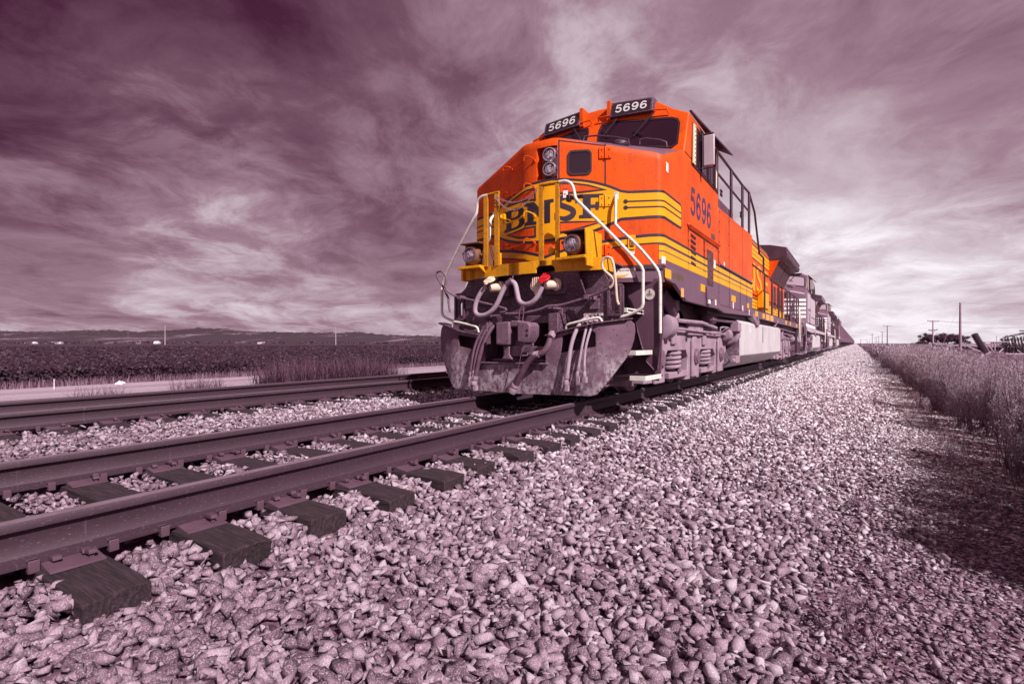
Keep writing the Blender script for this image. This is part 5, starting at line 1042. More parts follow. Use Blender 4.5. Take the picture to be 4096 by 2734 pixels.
    for l in [ol]+nh:
        l2 = []
        for i in range(len(l)):
            a, c_ = l[i], l[(i+1) % len(l)]; k_ = max(1, int(math.hypot(a[0]-c_[0], a[1]-c_[1])/.1)); l2 += [(a[0]+(c_[0]-a[0])*j/k_, a[1]+(c_[1]-a[1])*j/k_) for j in range(k_)]
        for i in range(len(l2)): j = (i+1) % len(l2); bm_.poly([plow_pt(*l2[i]), plow_pt(*l2[j]), plow_pt(*l2[j], .025), plow_pt(*l2[i], .025)])
    pw = bm_.build('snow_plow', M['blade'] if lead else M['nsblack'], t)
    b = MB(); tops = [(-1.53, 1.03), (-1.40, 1.0), (-1.0, .905), (-.66, .85)]; 
    for sg, tp in ((-1, tops), (1, [(.42, .83), (.62, .88), (1.10, .975), (1.44, 1.02)])):
        pt = [plow_pt(*p) for p in tp]
        for p, q in zip(pt, pt[1:]): b.hexa([p+Vector((0, -.05, 0)), q+Vector((0, -.05, 0)), Vector((q.x, 6.2, q.z+.01)), Vector((p.x, 6.2, p.z+.01))], [p+Vector((0, -.05, .018)), q+Vector((0, -.05, .018)), Vector((q.x, 6.2, q.z+.028)), Vector((p.x, 6.2, p.z+.028))])
    b.build('plow_top', FR, pw); b = MB(); q = plow_pt(0, .49); b.box(-.56, .46, q.y-.03, q.y+.12, .470, .492); b.build('plow_ledge', M['iron'], pw, bevel=.004)
    for sg in (1, -1):
        b = MB(); P_ = lambda x, dz: plow_pt(sg*x, .9)+Vector((0, .05, dz)); 
        b.tube([(sg*.675, 5.93, .89), (sg*.685, 5.91, .965), (sg*.76, 5.91, .985), (sg*1.09, 5.93, 1.05), (sg*1.13, 5.94, 1.04), (sg*1.155, 5.95, .98)], .0155, 8, smooth=1); b.build('plow_grab', W, t)

lead_loco, nose_ = make_loco(True); front_end(lead_loco, nose_, True)
ns, nose_ = make_loco(False); front_end(ns, nose_, False)
PITCH = 23.7
ns.location.y = LOCO_Y+PITCH
ns2 = clone(ns); ns2.location.y = LOCO_Y+2*PITCH; ns2['label'] = 'dark locomotive with white nose stripes, third engine from the front of the train'
ns3 = clone(ns); ns3.location.y = LOCO_Y+3*PITCH+.8; ns3.rotation_euler = (0, 0, PI); ns3['label'] = 'dark locomotive facing backwards, last engine before the coal cars'

# ------------------------------------------------------------------ coal cars
def coal_car():
    t = thing('coal_car', (0, 0, 0), 'dark ribbed coal car coupled behind the last engine', 'freight car', 'coal cars of the train')
    b = MB(); b.prism([(0.3, 1.5), (1.2, 1.0), (14.8, 1.0), (15.7, 1.5), (15.7, 3.72), (.3, 3.72)], 'yz', -1.48, 1.48); b.build('car_body', M['car'], t)
    b = MB()
    for y in np.arange(.5, 15.8, 1.09): b.box(1.48, 1.56, y, y+.12, 1.05, 3.66)
    b.box(1.48, 1.58, .3, 15.7, 3.62, 3.74); b.box(1.48, 1.57, .3, 15.7, 1.45, 1.55); b.box(-1.58, 1.58, .2, .3, 1.3, 3.74); b.build('side_ribs', M['car'], t)
    for y in (2.3, 13.7):
        b = MB(); b.box(-1.1, 1.1, y-1.1, y+1.1, .45, .9)
        for sg in (1, -1):
            b.prism([(y-1.15, .75), (y-.3, .35), (y+.3, .35), (y+1.15, .75), (y+1.15, .6), (y+.3, .2), (y-.3, .2), (y-1.15, .6)], 'yz', sg*1.0, sg*1.15)
            for yw in (y-.88, y+.88): b.lathe((sg*.68, yw, .46), (sg, 0, 0), [(0, .49), (.03, .46), (.14, .455), (.15, .1)], 20)
        b.build('truck', M['black'], t)
    b = MB(); b.box(-.15, .15, -.3, 16.3, .75, 1.05); b.build('draft_gear', M['black'], t)
    return t
car = coal_car(); Y0C = LOCO_Y+3*PITCH+.8+12.2
for i in range(42):
    c_ = car if i == 0 else clone(car); c_.location = (0, Y0C+i*16.6, 0)
    c_['label'] = 'first coal car, coupled to the last dark engine' if i == 0 else 'one of the dark ribbed coal cars trailing far down the track'

# ------------------------------------------------------------------ plants
def leafquads(C, A, B):
    """centres and two half axes -> quads"""
    n_ = len(C); V = np.stack([C-A, C-B*.9, C+A, C+B*.9], 1).reshape(-1, 3); return V, np.arange(4*n_).reshape(-1, 4)
def rand_dirs(n_): v = RNG.normal(size=(n_, 3)); return v/np.linalg.norm(v, axis=1)[:, None]
def weed_mesh(h, nst, nleaf, spread, lsize):
    Vs, Fs, Ss = [], [], []; off = 0
    for k_ in range(nst):
        a = RNG.uniform(0, 2*PI); lean = RNG.uniform(.02, spread); hh = h*RNG.uniform(.72, 1.0); base = np.array([RNG.normal(0, .05), RNG.normal(0, .05), 0])
        tip = base+np.array([math.cos(a)*lean, math.sin(a)*lean, hh]); bend = np.array([RNG.normal(0, .03), RNG.normal(0, .03), 0])
        def at(t): return base[None]+(tip-base)[None]*t[:, None]+bend[None]*(np.sin(t*PI))[:, None]
        ts = np.linspace(0, 1, 7); p = at(ts); wd = np.interp(ts, [0, 1], [.0055, .0014])*min(1, h)
        for d in (np.array([1, 0, 0]), np.array([0, 1, 0])):
            v = np.concatenate([p-d*wd[:, None], p+d*wd[:, None]]); f_ = np.array([[i, i+1, i+8, i+7] for i in range(6)]); Vs.append(v); Fs.append(f_+off); Ss.append(np.full(6, RNG.uniform(.05, .4))); off += len(v)
        # side twigs rising from the stem, each with leaves; the heads are paler
        nt = 24; tt = RNG.uniform(.14, 1.0, nt)**.8; c = at(tt); ang = RNG.uniform(0, 2*PI, nt); ln = h*.26*(1.12-tt)**.7*RNG.uniform(.5, 1, nt)+.03; dv = np.stack([np.cos(ang)*.55, np.sin(ang)*.55, np.full(nt, .85)], 1)
        m_ = nleaf//nst; ti = RNG.integers(0, nt, m_); u = RNG.uniform(.1, 1, m_); C = c[ti]+dv[ti]*(ln[ti]*u)[:, None]+RNG.normal(0, .008, (m_, 3))
        A = dv[ti]*RNG.uniform(.6, 1.2, m_)[:, None]*lsize+rand_dirs(m_)*lsize*.5; B = np.cross(A, rand_dirs(m_))*.38
        v, f_ = leafquads(C, A, B); Vs.append(v); Fs.append(f_+off); off += len(v)
        head = (C[:, 2] > h*.62); Ss.append(np.clip(RNG.uniform(.12, .62, m_)+np.where(head, .32, 0)+RNG.normal(0, .1), 0, 1))
    return np.concatenate(Vs), np.concatenate(Fs), np.concatenate(Ss)
def raw_mesh(name, V, F, S, mat): o = mesh_np(name, V, F, mat, S); me = o.data; bpy.data.objects.remove(o); return me
WPRO = [weed_mesh(RNG.uniform(1.0, 1.3), int(RNG.integers(8, 13)), 5200, .20, .0068) for _ in range(8)]
WLOW = [weed_mesh(RNG.uniform(1.0, 1.3), 7, 760, .22, .0165) for _ in range(6)]; WMID = [weed_mesh(RNG.uniform(1.0, 1.3), 9, 2300, .22, .0085) for _ in range(6)]
def low_right(x, y):
    'the growth gets lower towards the machine'
    r_ = (x-CX)/np.maximum(y, .1); return np.interp(r_, [.10, .16], [0, 1])*(1-np.clip((1.24-.0216*np.hypot(x-CX, y))/1.15, .35, 1))
WM = [raw_mesh('tall_weed', *p, M['weed']) for p in WPRO]
def edge_x(y): return 4.86+.16*math.sin(y*.9)+.12*math.sin(y*2.3+1)-.10*(y > 30)
spots = []
for k_ in range(300):
    y = 3.6+34*(k_/300)**1.5+RNG.uniform(-.2, .2); x = edge_x(y)+abs(RNG.normal(0, .75))*(1 if k_ % 3 else .25)+.14; spots.append((x, y))
for i, (x, y) in enumerate(spots):
    o = bpy.data.objects.new('tall_weed', WM[i % 8]); COL.objects.link(o); s_ = RNG.uniform(.72, 1.04)*(1 if x > edge_x(y)+.35 else .86)*np.interp(x-edge_x(y)-.02*y, [.5, 3], [1, .75])*float(1-low_right(x, y)); o.location = (x, y, float(gz(x))-.01); o.scale = (s_, s_, s_*RNG.uniform(.9, 1.08)); o.rotation_euler = (RNG.normal(0, .07), RNG.normal(0, .07), RNG.uniform(0, 6.28))
    tag(o, 'tall feathery weed standing along the right edge of the gravel', 'weed', 'tall weeds along the gravel')
def replicate(name, protos, pos, scl, mat, tilt=.08):
    n_ = len(pos); pid = RNG.integers(0, len(protos), n_); Rm = quat_mats(n_, tilt); Vs, Fs, Ss = [], [], []; off = 0
    for k_, (pv, pf, ps) in enumerate(protos):
        ix = np.where(pid == k_)[0]
        if not len(ix): continue
        v = np.einsum('nij,nvj->nvi', Rm[ix], pv[None]*scl[ix, None, None])+pos[ix, None, :]; Vs.append(v.reshape(-1, 3)); Fs.append((pf[None]+(np.arange(len(ix))*len(pv))[:, None, None]).reshape(-1, pf.shape[1])+off); off += len(ix)*len(pv); Ss.append(np.clip(np.tile(ps, len(ix))+np.repeat(RNG.normal(-.08, .17, len(ix)), len(ps)), 0, 1))
    return mesh_np(name, np.concatenate(Vs), np.concatenate(Fs), mat, np.concatenate(Ss))
n_ = 2300; y = 3.5+65*RNG.random(n_)**1.7; x = np.array([edge_x(v) for v in y])+.3+RNG.random(n_)**1.5*(2.8+.22*y)
scl = RNG.uniform(.75, 1.0, n_)*np.interp(x-4.9-.03*y, [.5, 3.5], [1.0, .78])*(1-low_right(x, y)); nr = (y < 15) & (x < 9)
for nm, kk, pr in (('weed_thicket', nr, WMID), ('weed_thicket', ~nr, WLOW)):
    o = replicate(nm, pr, np.stack([x, y, gz(x)], 1)[kk], scl[kk], M['weed']); tag(o, kind='stuff', label='dense mass of feathery weeds right of the gravel')
n_ = 1900; y = 32+260*RNG.random(n_)**1.5; x = np.array([edge_x(v) for v in y])+.2+RNG.random(n_)**1.3*(10+.3*y)
o = replicate('distant_weeds', [weed_mesh(1.15, 4, 90, .3, .07) for _ in range(4)], np.stack([x, y, gz(x)], 1), RNG.uniform(.8, 1.1, n_)*(1-low_right(x, y)), M['weed']); tag(o, kind='stuff')
# stray weeds on the stones
for i, (px, py, h) in enumerate(((3438, 1471, .38), (3519, 1495, .34), (3550, 1584, .52), (3499, 1622, .3), (3700, 1650, .34), (3930, 1800, .4), (3441, 2580, .24), (3457, 2040, .13), (3640, 1690, .3), (3820, 1860, .3))):
    q = place(px, py, 1)-Vector((CX, 0, CH)); d = (CH+.47)/-q.z; p_ = Vector((CX, 0, CH))+q*d
    me = raw_mesh('stray_weed', *weed_mesh(h, 6, 900, h*.5, .006 if i in (6, 7) else .008), M['grass'] if i in (6, 7) else M['weed']); o = bpy.data.objects.new('stray_weed', me); COL.objects.link(o); o.location = (p_.x, p_.y, float(gz(p_.x))-.005); o.rotation_euler = (0, 0, i)
    tag(o, ['small bushy weed alone on white gravel, farthest from the camera', 'small weed in front of the thicket on bright gravel', 'upright spindly weed with a long shadow on the gravel', 'low sprawling weed lying on gravel left of the spindly one', 'low weed at the foot of the thicket beyond the spindly one', 'dark weed leaning out of the thicket near the right edge', 'withered plant among the stones at the bottom of the picture', 'tiny dry tuft between flat stones on the gravel', 'short weed just left of the thicket edge', 'ragged low weed in the shade at the right edge'][i], 'weed')
def blades(pos, h, w_, lean, shade):
    """curved grass blades, three quads each"""
    n_ = len(pos); a = RNG.uniform(0, 2*PI, n_); l = np.abs(RNG.normal(0, lean, n_)); dx = np.stack([np.cos(a), np.sin(a), np.zeros(n_)], 1); sd = np.stack([-np.sin(a), np.cos(a), np.zeros(n_)], 1); Vs = []
    for t in (0, .4, .75, 1):
        c = pos+dx*(l*t**2*h)[:, None]+np.array([0, 0, 1])[None]*(h*(t-.25*l*t**2))[:, None]; ww = (w_*(1-t*.9))[:, None]*sd; Vs += [c-ww, c+ww]
    V = np.stack(Vs, 1); F = np.array([[0, 1, 3, 2], [2, 3, 5, 4], [4, 5, 7, 6]]); F = F[None]+np.arange(n_)[:, None, None]*8; return V.reshape(-1, 3), F.reshape(-1, 4), np.repeat(shade, 3)
def grass(name, P_, h, lean=.5, wd=.006, lab=None):
    n_ = len(P_); V, F, S = blades(P_, h, wd*RNG.uniform(.6, 1.4, n_), lean, RNG.random(n_)); o = mesh_np(name, V, F, M['grass'], S); return tag(o, kind='stuff', label=lab)
n_ = 16000; x = RNG.uniform(-20.3, -17.3, n_); y = 2+45*RNG.random(n_)**1.1; grass('verge_grass', np.stack([x, y, gz(x)], 1), RNG.uniform(.14, .38, n_), .5, .008)
n_ = 5000; x = -8.2-np.abs(RNG.normal(0, 1.5, n_)); y = 1.5+32*RNG.random(n_); kk = np.array([mnoise.noise((a*.5, b*.45, 0)) for a, b in zip(x, y)]) > .02; x, y = x[kk], y[kk]; grass('trackside_grass', np.stack([x, y, gz(x)], 1), RNG.uniform(.15, .42, len(x)), .6, .005)
n_ = 700; y = 5.5+6*RNG.random(n_); x = np.array([edge_x(v) for v in y])-.1-np.abs(RNG.normal(0, .22, n_)); kk = np.array([mnoise.noise((a*2, b*1.1, 3)) for a, b in zip(x, y)]) > .08; x, y = x[kk], y[kk]; grass('dry_grass_mat', np.stack([x, y, gz(x)], 1), RNG.uniform(.06, .2, len(x)), 1.0, .003)
for i, (x0, x1, y0, y1, n_, h0, h1, lab) in enumerate(((-10.0, -8.3, 8.2, 12.1, 6500, .5, 1.12, 'big clump of tall arching grass behind the second track'), (-8.9, -8.2, 3.9, 4.7, 420, .3, .62, 'small tuft of tall grass left of the white bag'), (-8.9, -8.1, 5.6, 6.6, 800, .3, .7, 'leaning tuft of tall grass in front of the white bag'), (-8.7, -8.1, 2.6, 3.1, 160, .2, .45, 'low tuft of grass near the left edge'), (-9.4, -8.6, 12.2, 13.0, 170, .4, .85, 'thin dark stalks of grass right of the big clump'))):
    x = RNG.uniform(x0, x1, n_); y = RNG.uniform(y0, y1, n_); P_ = np.stack([x, y, gz(x)], 1); V, F, S = blades(P_, RNG.uniform(h0, h1, n_), .010*RNG.uniform(.5, 1.3, n_), .6, RNG.random(n_)*.42); o = mesh_np('grass_clump', V, F, M['grass'], S); tag(o, lab, 'grass clump')
# soybean field
def soy(n_, x0, x1, y0, y1, ls, pw=1.0):
    x = x0-(x0-x1)*RNG.random(n_)**pw; y = RNG.uniform(y0, y1, n_); row = np.abs(((x/.76) % 1)-.5)*2; top = .80-.16*row+.05*np.array([mnoise.noise((a*.4, b*.4, 0)) for a, b in zip(x, y)])
    wall = x > x0-.7; u = RNG.random(n_); z = np.where(wall, top*u**.6, top-.12*u**2); C = np.stack([x, y, gz(x)+z], 1)
    nn = rand_dirs(n_)*.55+np.array([.25, -.1, .8]); nn /= np.linalg.norm(nn, axis=1)[:, None]; A = np.cross(nn, rand_dirs(n_)); A /= np.linalg.norm(A, axis=1)[:, None]; B = np.cross(nn, A); s_ = ls*RNG.uniform(.6, 1.2, n_)[:, None]
    v, f_ = leafquads(C, A*s_, B*s_*.7); return v, f_, RNG.beta(1.6, 2.2, n_)
a = soy(60000, -20.4, -30, 3, 55, .075, 1.5); b_ = soy(30000, -30, -60, 8, 95, .13); c_ = soy(26000, -60, -190, 15, 230, .26)
V = np.concatenate([a[0], b_[0], c_[0]]); F = np.concatenate([a[1], b_[1]+len(a[0]), c_[1]+len(a[0])+len(b_[0])]); o = mesh_np('soybean_field', V, F, M['crop'], np.concatenate([a[2], b_[2], c_[2]])); tag(o, kind='stuff')
s = MB(); xs_ = [-20.8, -21.4, -24, -30, -45, -80, -150, -300, -600, -1300]; rows = [[s.bm.verts.new((x, y, float(gz(x))+(.0 if x > -21 else .60))) for x in xs_] for y in (-40, 0, 20, 60, 150, 400, 1300)]
for p, q in zip(rows, rows[1:]):
    for i in range(len(xs_)-1): s.f([p[i], p[i+1], q[i+1], q[i]])
M['cropfar'] = m = newmat('crop_canopy', (.035, .014, .025), .9); n = N(m); co = n.coord(); n.link(n.ramp(n.noise(co, .8, 9, .75), [(.3, (.022, .007, .015)), (.55, (.040, .015, .028)), (.78, (.065, .028, .047))]), P(m).inputs['Base Color']); n.bump(n.noise(co, 2.5, 6), 1, .15)
tag(s.build('crop_canopy', M['cropfar']), kind='stuff')
# field on the right beyond the weeds
s = MB(); rows = [[s.bm.verts.new((x, y, .02)) for x in (24, 200, 900)] for y in (40, 300, 1500)]
for p, q in zip(rows, rows[1:]):
    for i in range(2): s.f([p[i], p[i+1], q[i+1], q[i]])
M['stubble'] = m = newmat('pale_field', tone(.2), .95); n = N(m); co = n.coord(); n.link(n.ramp(n.noise(co, .3, 9, .7), [(.3, tone(.12)), (.7, tone(.26))]), P(m).inputs['Base Color']); tag(s.build('pale_field', M['stubble']), kind='stuff')

# ------------------------------------------------------------------ far hills
ridge = [(-700, 1330), (-300, 1322), (0, 1327), (130, 1332), (260, 1328), (440, 1325), (560, 1332), (700, 1325), (800, 1319), (900, 1321), (1000, 1331), (1250, 1335), (1430, 1333), (1550, 1343), (1640, 1344), (1775, 1347), (1950, 1350), (2250, 1360), (2500, 1372)]
rx = [p[0] for p in ridge]; ry = [p[1] for p in ridge]; s = MB(); rows = []; NR = 22
pxs = np.arange(-700, 2500, 4.0)
for j in range(NR+1):
    t_ = j/NR; row = []
    for px in pxs:
        d = 1500+1100*t_; hr = (1372-np.interp(px, rx, ry))/2130*2600*1.12; q = Vector((px*.006, t_*2.2, 0))
        gul = abs(mnoise.noise(q*1.1))*.8+.35*abs(mnoise.noise(q*3.1)); z = -2+(hr+1.5)*(t_**.75)*(1-.5*gul*math.sin(PI*min(1, t_*1.02)))
        if j > 14: z += max(0, mnoise.noise(Vector((px*.12, j*3.1, 5))))*5+max(0, .3+mnoise.noise(Vector((px*.05, j*2.3, 8))))*5
        p_ = place(px, 1372, d); row.append(s.bm.verts.new((p_.x, p_.y, z)))
    rows.append(row)
for p, q in zip(rows, rows[1:]):
    for i in range(len(pxs)-1): s.f([p[i], p[i+1], q[i+1], q[i]])
tag(s.build('hills', M['hill'], smooth=False), kind='structure')
V, F, S = [], [], []; off = 0
for k_ in range(150):
    px = RNG.uniform(-50, 1800); p_ = place(px, 1372, RNG.uniform(900, 1300)); hh = RNG.uniform(2, 5.5); wd = RNG.uniform(4, 14); n_ = 60
    C = np.array([p_.x, p_.y, -1])+np.stack([RNG.normal(0, wd*.4, n_), RNG.normal(0, wd*.4, n_), RNG.uniform(.1, hh, n_)], 1); A = rand_dirs(n_)*1.3; B = np.cross(A, rand_dirs(n_)); v, f_ = leafquads(C, A, B); V.append(v); F.append(f_+off); off += len(v); S.append(RNG.random(n_))
tag(mesh_np('far_treeline', np.concatenate(V), np.concatenate(F), M['tree'], np.concatenate(S)), kind='stuff')
for i, (px, wpx, hpx, lab) in enumerate(((124, 42, 4.5, 'long low white farm shed far off at the left edge of the field'), (206, 34, 5, 'white farm building beside the long low shed'), (240, 14, 4, 'small white outbuilding right of the farm building'), (556, 13, 6, 'small white building left of the tall pole'), (628, 18, 7, 'white farmhouse just left of the tall pole'), (1052, 38, 4.5, 'low white sheds before the hills, left of the middle pole'))):
    d = 1100; p_ = place(px, 1372, d); wm = wpx*d/2130; hm = hpx*d/2130+1.4; t = thing('farm_building', (p_.x, p_.y, -1), lab, 'building'); b = MB()
    ang = PSI; Q = Matrix.Translation((p_.x, p_.y, 0)) @ Matrix.Rotation(ang, 4, 'Z'); b.box(-wm/2, wm/2, -4, 4, -1, -1+hm*.62+.4); b.bm.transform(Q); b.build('wall', M['shed'], t)
    b = MB(); b.prism([(-4.4, -1+hm*.62+.4), (4.4, -1+hm*.62+.4), (0, hm-.2)], 'yz', -wm/2-.3, wm/2+.3); b.bm.transform(Q); b.build('roof', M['shed'] if i % 2 == 0 else M['dust'], t)

# ------------------------------------------------------------------ poles, wires, sign
def pole(px, ptop, d, r, kind, lab, grp=None, mat='polewood', base=-1.0):
    tp = place(px, ptop, d); t = thing('utility_pole', (tp.x, tp.y, base), lab, 'utility pole', grp)
    b = MB(); b.tube([(tp.x, tp.y, base), (tp.x, tp.y, tp.z)], [r*1.25, r*.8], 10); b.build('pole', M[mat], t)
    def arm(dz, w_, ins=3, al=0.0):
        b = MB(); c0 = Vector((tp.x, tp.y, tp.z-dz)); a, e = c0-RGT*w_/2-Vector((0, 0, al)), c0+RGT*w_/2+Vector((0, 0, al)); b.tube([a, e], r*.45, 6); am = b.build('crossarm', M['poledark'], t)
        for k_ in range(ins):
            q = a.lerp(e, .04+.92*k_/max(1, ins-1)); b = MB(); b.lathe(q, (0, 0, 1), [(0, r*.25), (r*1.2, r*.35), (r*1.5, r*.2)], 8); b.build('insulator', M['poledark'], am)
        b = MB(); b.tube([c0-RGT*w_*.3, c0-Vector((0, 0, w_*.18))], r*.2, 5); b.tube([c0+RGT*w_*.3, c0-Vector((0, 0, w_*.18))], r*.2, 5); b.build('brace', M['poledark'], am)
    if kind == 1: arm(.15, d*33/2130 if px > 3520 and px < 3560 and d < 250 else 3.0)
    if kind == 2: arm(.2, d*45/2130, 3, -.06); arm(2.0+.6, d*33/2130, 3, .05); arm(d*38/2130, d*36/2130, 3, .05)
    if kind == 3: arm(.8, 2.4, 2, .3)
    return tp
W1 = pole(3841, 1210, 85, .165, 0, 'thick bare wooden pole with a guy wire, tallest on the right', None, 'dust', -.7)
W2 = pole(3732, 1281, 140, .17, 2, 'pole with two crossarms standing before the dark grove', None, 'polewood')
W3 = pole(3549, 1302, 190, .15, 1, 'single crossarm pole nearest to the train on the right', 'far poles right of the train', 'poledark')
for i, (px, pt, d, k_) in enumerate(((3529, 1326, 330, 1), (3489, 1334, 420, 3), (3515, 1344, 470, 1), (3507, 1347, 560, 1), (3500, 1350, 640, 1), (3479, 1354, 800, 3), (3986, 1343, 520, 3))):
    pole(px, pt, d, .17, k_, 'small crossarm pole on the horizon just right of the coal cars' if i < 6 else 'faint small pole on the horizon left of the disc machine', 'far poles right of the train' if i < 6 else None, 'poledark')
L1 = pole(660, 1301, 350, .22, 0, 'tall pale pole over the bean field, farther left of the two'); L2 = pole(1343, 1306, 350, .22, 3, 'pale pole over the bean field, nearer to the locomotive')
pole(512, 1317, 900, .3, 0, 'tiny dark mast sticking up over the ridge of the hills', None, 'poledark')
def wire(name, pts_, sag, r, lab):
    a, e = pts_; b = MB(); b.tube([a.lerp(e, i/14)-Vector((0, 0, sag*4*(i/14)*(1-i/14))) for i in range(15)], r, 5); tag(b.build(name, M['wire'], smooth=True), lab, 'wire')
wire('guy_wire', (W1, place(3766, 1390, 78)), 0, .013, 'slanted guy wire running down left from the thick pole')
wire('power_line', (W1, place(4300, 1206, 75)), .3, .014, 'wire leaving the top of the thick pole to the right')
for i, (dx, dz, py) in enumerate(((-18, 0, 1256), (0, 0, 1270), (18, 0, 1284), (18, 17, 1298))): wire('power_line', (place(3732+dx, 1281+dz, 140), place(4350, py-8, 70)), .8, .013, ['uppermost of the wires crossing behind the thick pole', 'second highest wire crossing behind the thick pole', 'third wire down crossing behind the thick pole', 'lowest wire crossing behind the thick pole'][i])
wire('power_line', (place(3732, 1282, 140), W3), 1.0, .016, 'thin sagging wire between the two crossarm poles')
wire('power_line', (place(-300, 1309, 350), L1), 1.5, .03, 'faint wire over the hills reaching the left pole'); wire('power_line', (L1, L2), 1.5, .03, 'faint wire between the two pale poles over the field'); wire('power_line', (L2, place(2100, 1312, 350)), 1.5, .03, 'faint wire from the pale pole to behind the locomotive')
p0 = place(3455.5, 1358, 150); t = thing('station_sign', (p0.x, p0.y, -.6), 'white board with dark letters on two posts beside the track', 'sign')
for sg in (-1, 1): b = MB(); c0 = p0+RGT*.93*sg; b.box(c0.x-.05, c0.x+.05, c0.y-.05, c0.y+.05, -.6, p0.z+.34); b.build('post', M['poledark'], t)
b = MB(); a, e = p0-RGT*.95, p0+RGT*.95; fr = [a+Vector((0, 0, -.24)), e+Vector((0, 0, -.24)), e+Vector((0, 0, .24)), a+Vector((0, 0, .24))]; b.hexa([v-FWD*.06 for v in fr], [v-FWD*.02 for v in fr]); bd = b.build('board', M['nswhite'], t)
b = MB(); text_on(b, 'PAYNE', lambda u, v: fr[0].lerp(fr[1], .08+u*.84)+Vector((0, 0, .10+v*.28))-FWD*.07, .02); b.build('board_letters', M['gasket'], bd)

# ------------------------------------------------------------------ grove and machinery on the right
def tree(px, d, h, wd, lab, seed):
    rr = np.random.default_rng(seed); p_ = place(px, 1372, d); bz = -1.0; t = thing('tree', (p_.x, p_.y, bz), lab, 'tree', 'trees of the far grove')
    b = MB(); b.tube([(p_.x, p_.y, bz), (p_.x+.1, p_.y, bz+h*.3), (p_.x-.2, p_.y, bz+h*.75)], [h*.035, h*.025, h*.01], 8)
    for k_ in range(5): a = k_*1.3; b.tube([(p_.x, p_.y, bz+h*(.25+.05*k_)), (p_.x+math.cos(a)*wd*.3, p_.y+math.sin(a)*wd*.3, bz+h*(.55+.05*k_))], [h*.015, h*.006], 6)
    b.build('trunk', M['bark'], t); C = []
    for k_ in range(26):
        c0 = rr.normal(0, 1, 3)*np.array([wd*.24, wd*.24, h*.17])+np.array([p_.x, p_.y, bz+h*.60]); c0[2] = min(c0[2], bz+h*.9); C.append(c0+rr.normal(0, 1, (190, 3))*np.array([wd*.075, wd*.075, h*.06]))
    C = np.concatenate(C); C = C[C[:, 2] > bz+h*.12]; A = rr.normal(0, 1, (len(C), 3)); A *= (.24*rr.uniform(.6, 1.3, len(C))/np.linalg.norm(A, axis=1))[:, None]; B = np.cross(A, rand_dirs(len(C))); v, f_ = leafquads(C, A, B); o = mesh_np('crown', v, f_, M['tree'], rr.random(len(C)), t); o.location = -t.location
for i, (px, h, wd, lab) in enumerate(((3666, 1.9, 5, 'low dark bush at the left end of the far grove'), (3690, 3.0, 5, 'small dark tree next to the low bush of the grove'), (3712, 8.0, 7.5, 'dark round tree behind the pole with two crossarms'), (3752, 7.2, 7.5, 'dark tree right of the pole with two crossarms'), (3790, 8.4, 10, 'broadest dark tree in the middle of the grove'), (3818, 8.0, 9, 'dark tree left of the thick bare pole'), (3840, 7.0, 7, 'dark tree right behind the thick bare pole'))): tree(px, 330, h, wd, lab, 50+i)
D0 = 50
def E_(a, b_, dd=0): return place(3700+a*.16858, 1250+b_*.16858, D0+dd)
t = thing('disc_harrow', (E_(1700, 1000).x, E_(1700, 1000).y, -.6), 'folded dark disc harrow rusting among weeds at the right edge', 'farm machine')
ax0, ax1 = E_(1165, 505), E_(1440, 960); dv = (ax1-ax0); b = MB(); b.tube([ax0, ax1], .045, 8); b.build('gang_shaft', M['machine'], t)
for k_ in range(12):
    c0 = ax0.lerp(ax1, (k_+.3)/12); b = MB(); b.lathe(c0, dv+FWD*.06, [(-.05, .02), (-.035, .15), (-.01, .25), (.015, .30), (.02, .30), (-.002, .25), (-.025, .14)], 22, False); b.build('disc', M['machine'], t)
for a, e, r in (((1365, 700), (1560, 960), .05), ((1395, 690), (1640, 930), .05), ((1350, 688), (2000, 690), .045), ((1640, 690), (1660, 900), .06), ((1575, 720), (1580, 900), .05), ((1020, 810), (1500, 1000), .06), ((1120, 880), (1560, 960), .04), ((1750, 950), (1850, 850), .07), ((1900, 975), (2420, 985), .06), ((2180, 880), (2320, 990), .05), ((1480, 990), (1540, 920), .05)):
    b = MB(); b.tube([E_(*a), E_(*e)], r, 6); b.build('frame_beam', M['machinelight'], t)
for a, e, r in (((1800, 630), (2450, 645), .05), ((1690, 820), (2450, 835), .05), ((1560, 715), (1790, 712), .05), ((1850, 590), (2000, 560), .05), ((2000, 565), (2450, 480), .05), ((2250, 430), (2450, 425), .06), ((2230, 500), (2450, 440), .05)):
    b = MB(); b.tube([E_(*a, .4), E_(*e, .4)], r, 6); b.build('harrow_bar', M['machine'], t)
for k_ in range(9):
    for dd in (0, 1.2): 
        a = 1805+75*k_+dd*20; b = MB(); b.tube([E_(a, 620-(max(0, k_-2)*9), dd), E_(a+55, 800, dd), E_(a+95, 970, dd)], .036, 6); b.build('tine_bar', M['machine'], t)
for k_ in range(22): 
    a = 1700+30*k_; b = MB(); b.tube([E_(a, 760+20*math.sin(k_*2), .7), E_(a+30, 800+25*math.cos(k_), .7), E_(a+15, 880, .7)], .03, 5, smooth=1); b.build('tine', M['machine'], t)
rr = random.Random(4)
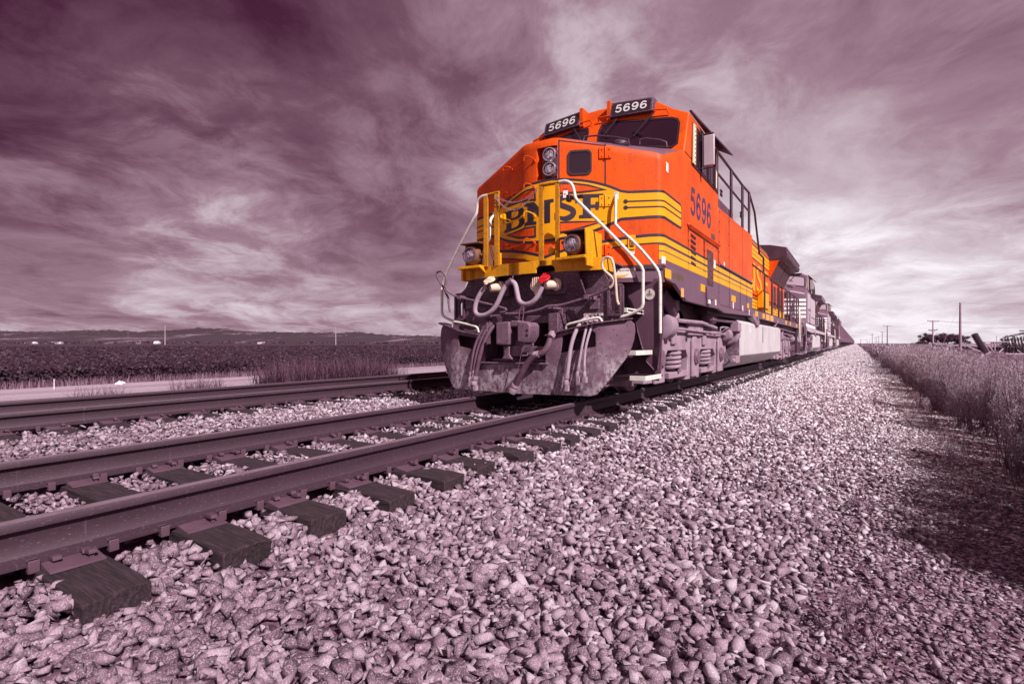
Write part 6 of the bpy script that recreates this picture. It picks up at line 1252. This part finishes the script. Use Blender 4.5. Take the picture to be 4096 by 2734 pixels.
for k_ in range(46):
    a = rr.uniform(1760, 2400); e = rr.uniform(560, 900)-max(0, a-1950)*.2; b = MB(); b.tube([E_(a, e, .9), E_(a+rr.uniform(20, 60), e+rr.uniform(-30, 10), .9), E_(a+rr.uniform(40, 90), e+rr.uniform(20, 70), .9), E_(a+rr.uniform(10, 60), e+rr.uniform(80, 130), .9)], .032, 5, smooth=1); b.build('tine', M['machine'], t)
for k_ in range(9): a = 2010+45*k_; b = MB(); b.tube([E_(a, 575-k_*9, .4), E_(a-12, 545-k_*9, .4), E_(a+18, 530-k_*9, .4)], .028, 5, smooth=1); b.build('tine', M['machine'], t)
c0 = E_(1340, 1040, -1); b = MB(); b.lathe(c0, RGT*.5-FWD, [(-.08, .26), (-.06, .38), (.06, .38), (.08, .26)], 20); wh = b.build('wheel', M['rubber'], t); b = MB(); b.lathe(c0, RGT*.5-FWD, [(.05, .02), (.085, .24), (.09, .24), (.11, .03)], 16); b.build('rim', M['machinelight'], wh)
c0 = E_(1330, 1000, 1.5); b = MB(); b.lathe(c0, RGT*.5-FWD, [(-.08, .26), (-.06, .36), (.06, .36), (.08, .26)], 20); b.build('wheel', M['rubber'], t)
# crumpled bag on the road
q = place(482, 1521, 1)-Vector((CX, 0, CH)); d = (-17.05-CX)/q.x; p_ = Vector((CX, 0, CH))+q*d; b = MB(); bmesh.ops.create_icosphere(b.bm, subdivisions=4, radius=1)
for v in b.bm.verts: v.co = Vector((v.co.x*.13, v.co.y*.13, max(-.02, v.co.z*.085)))*(1+.35*mnoise.noise(v.co*2.2)+.12*mnoise.noise(v.co*6))
b.bm.transform(Matrix.Translation((p_.x, p_.y, float(gz(p_.x))+.015))); tag(b.build('plastic_bag', M['nswhite']), 'crumpled white plastic bag lying on the gravel road', 'bag')
q = place(216, 1560, 1)-Vector((CX, 0, CH)); d = (CH+.65)/-q.z; p_ = Vector((CX, 0, CH))+q*d; b = MB(); b.box(p_.x-.008, p_.x+.008, p_.y-.008, p_.y+.008, -.66, -.32); tag(b.build('marker_stake', M['nswhite']), 'thin pale stake standing beside the gravel road', 'stake')
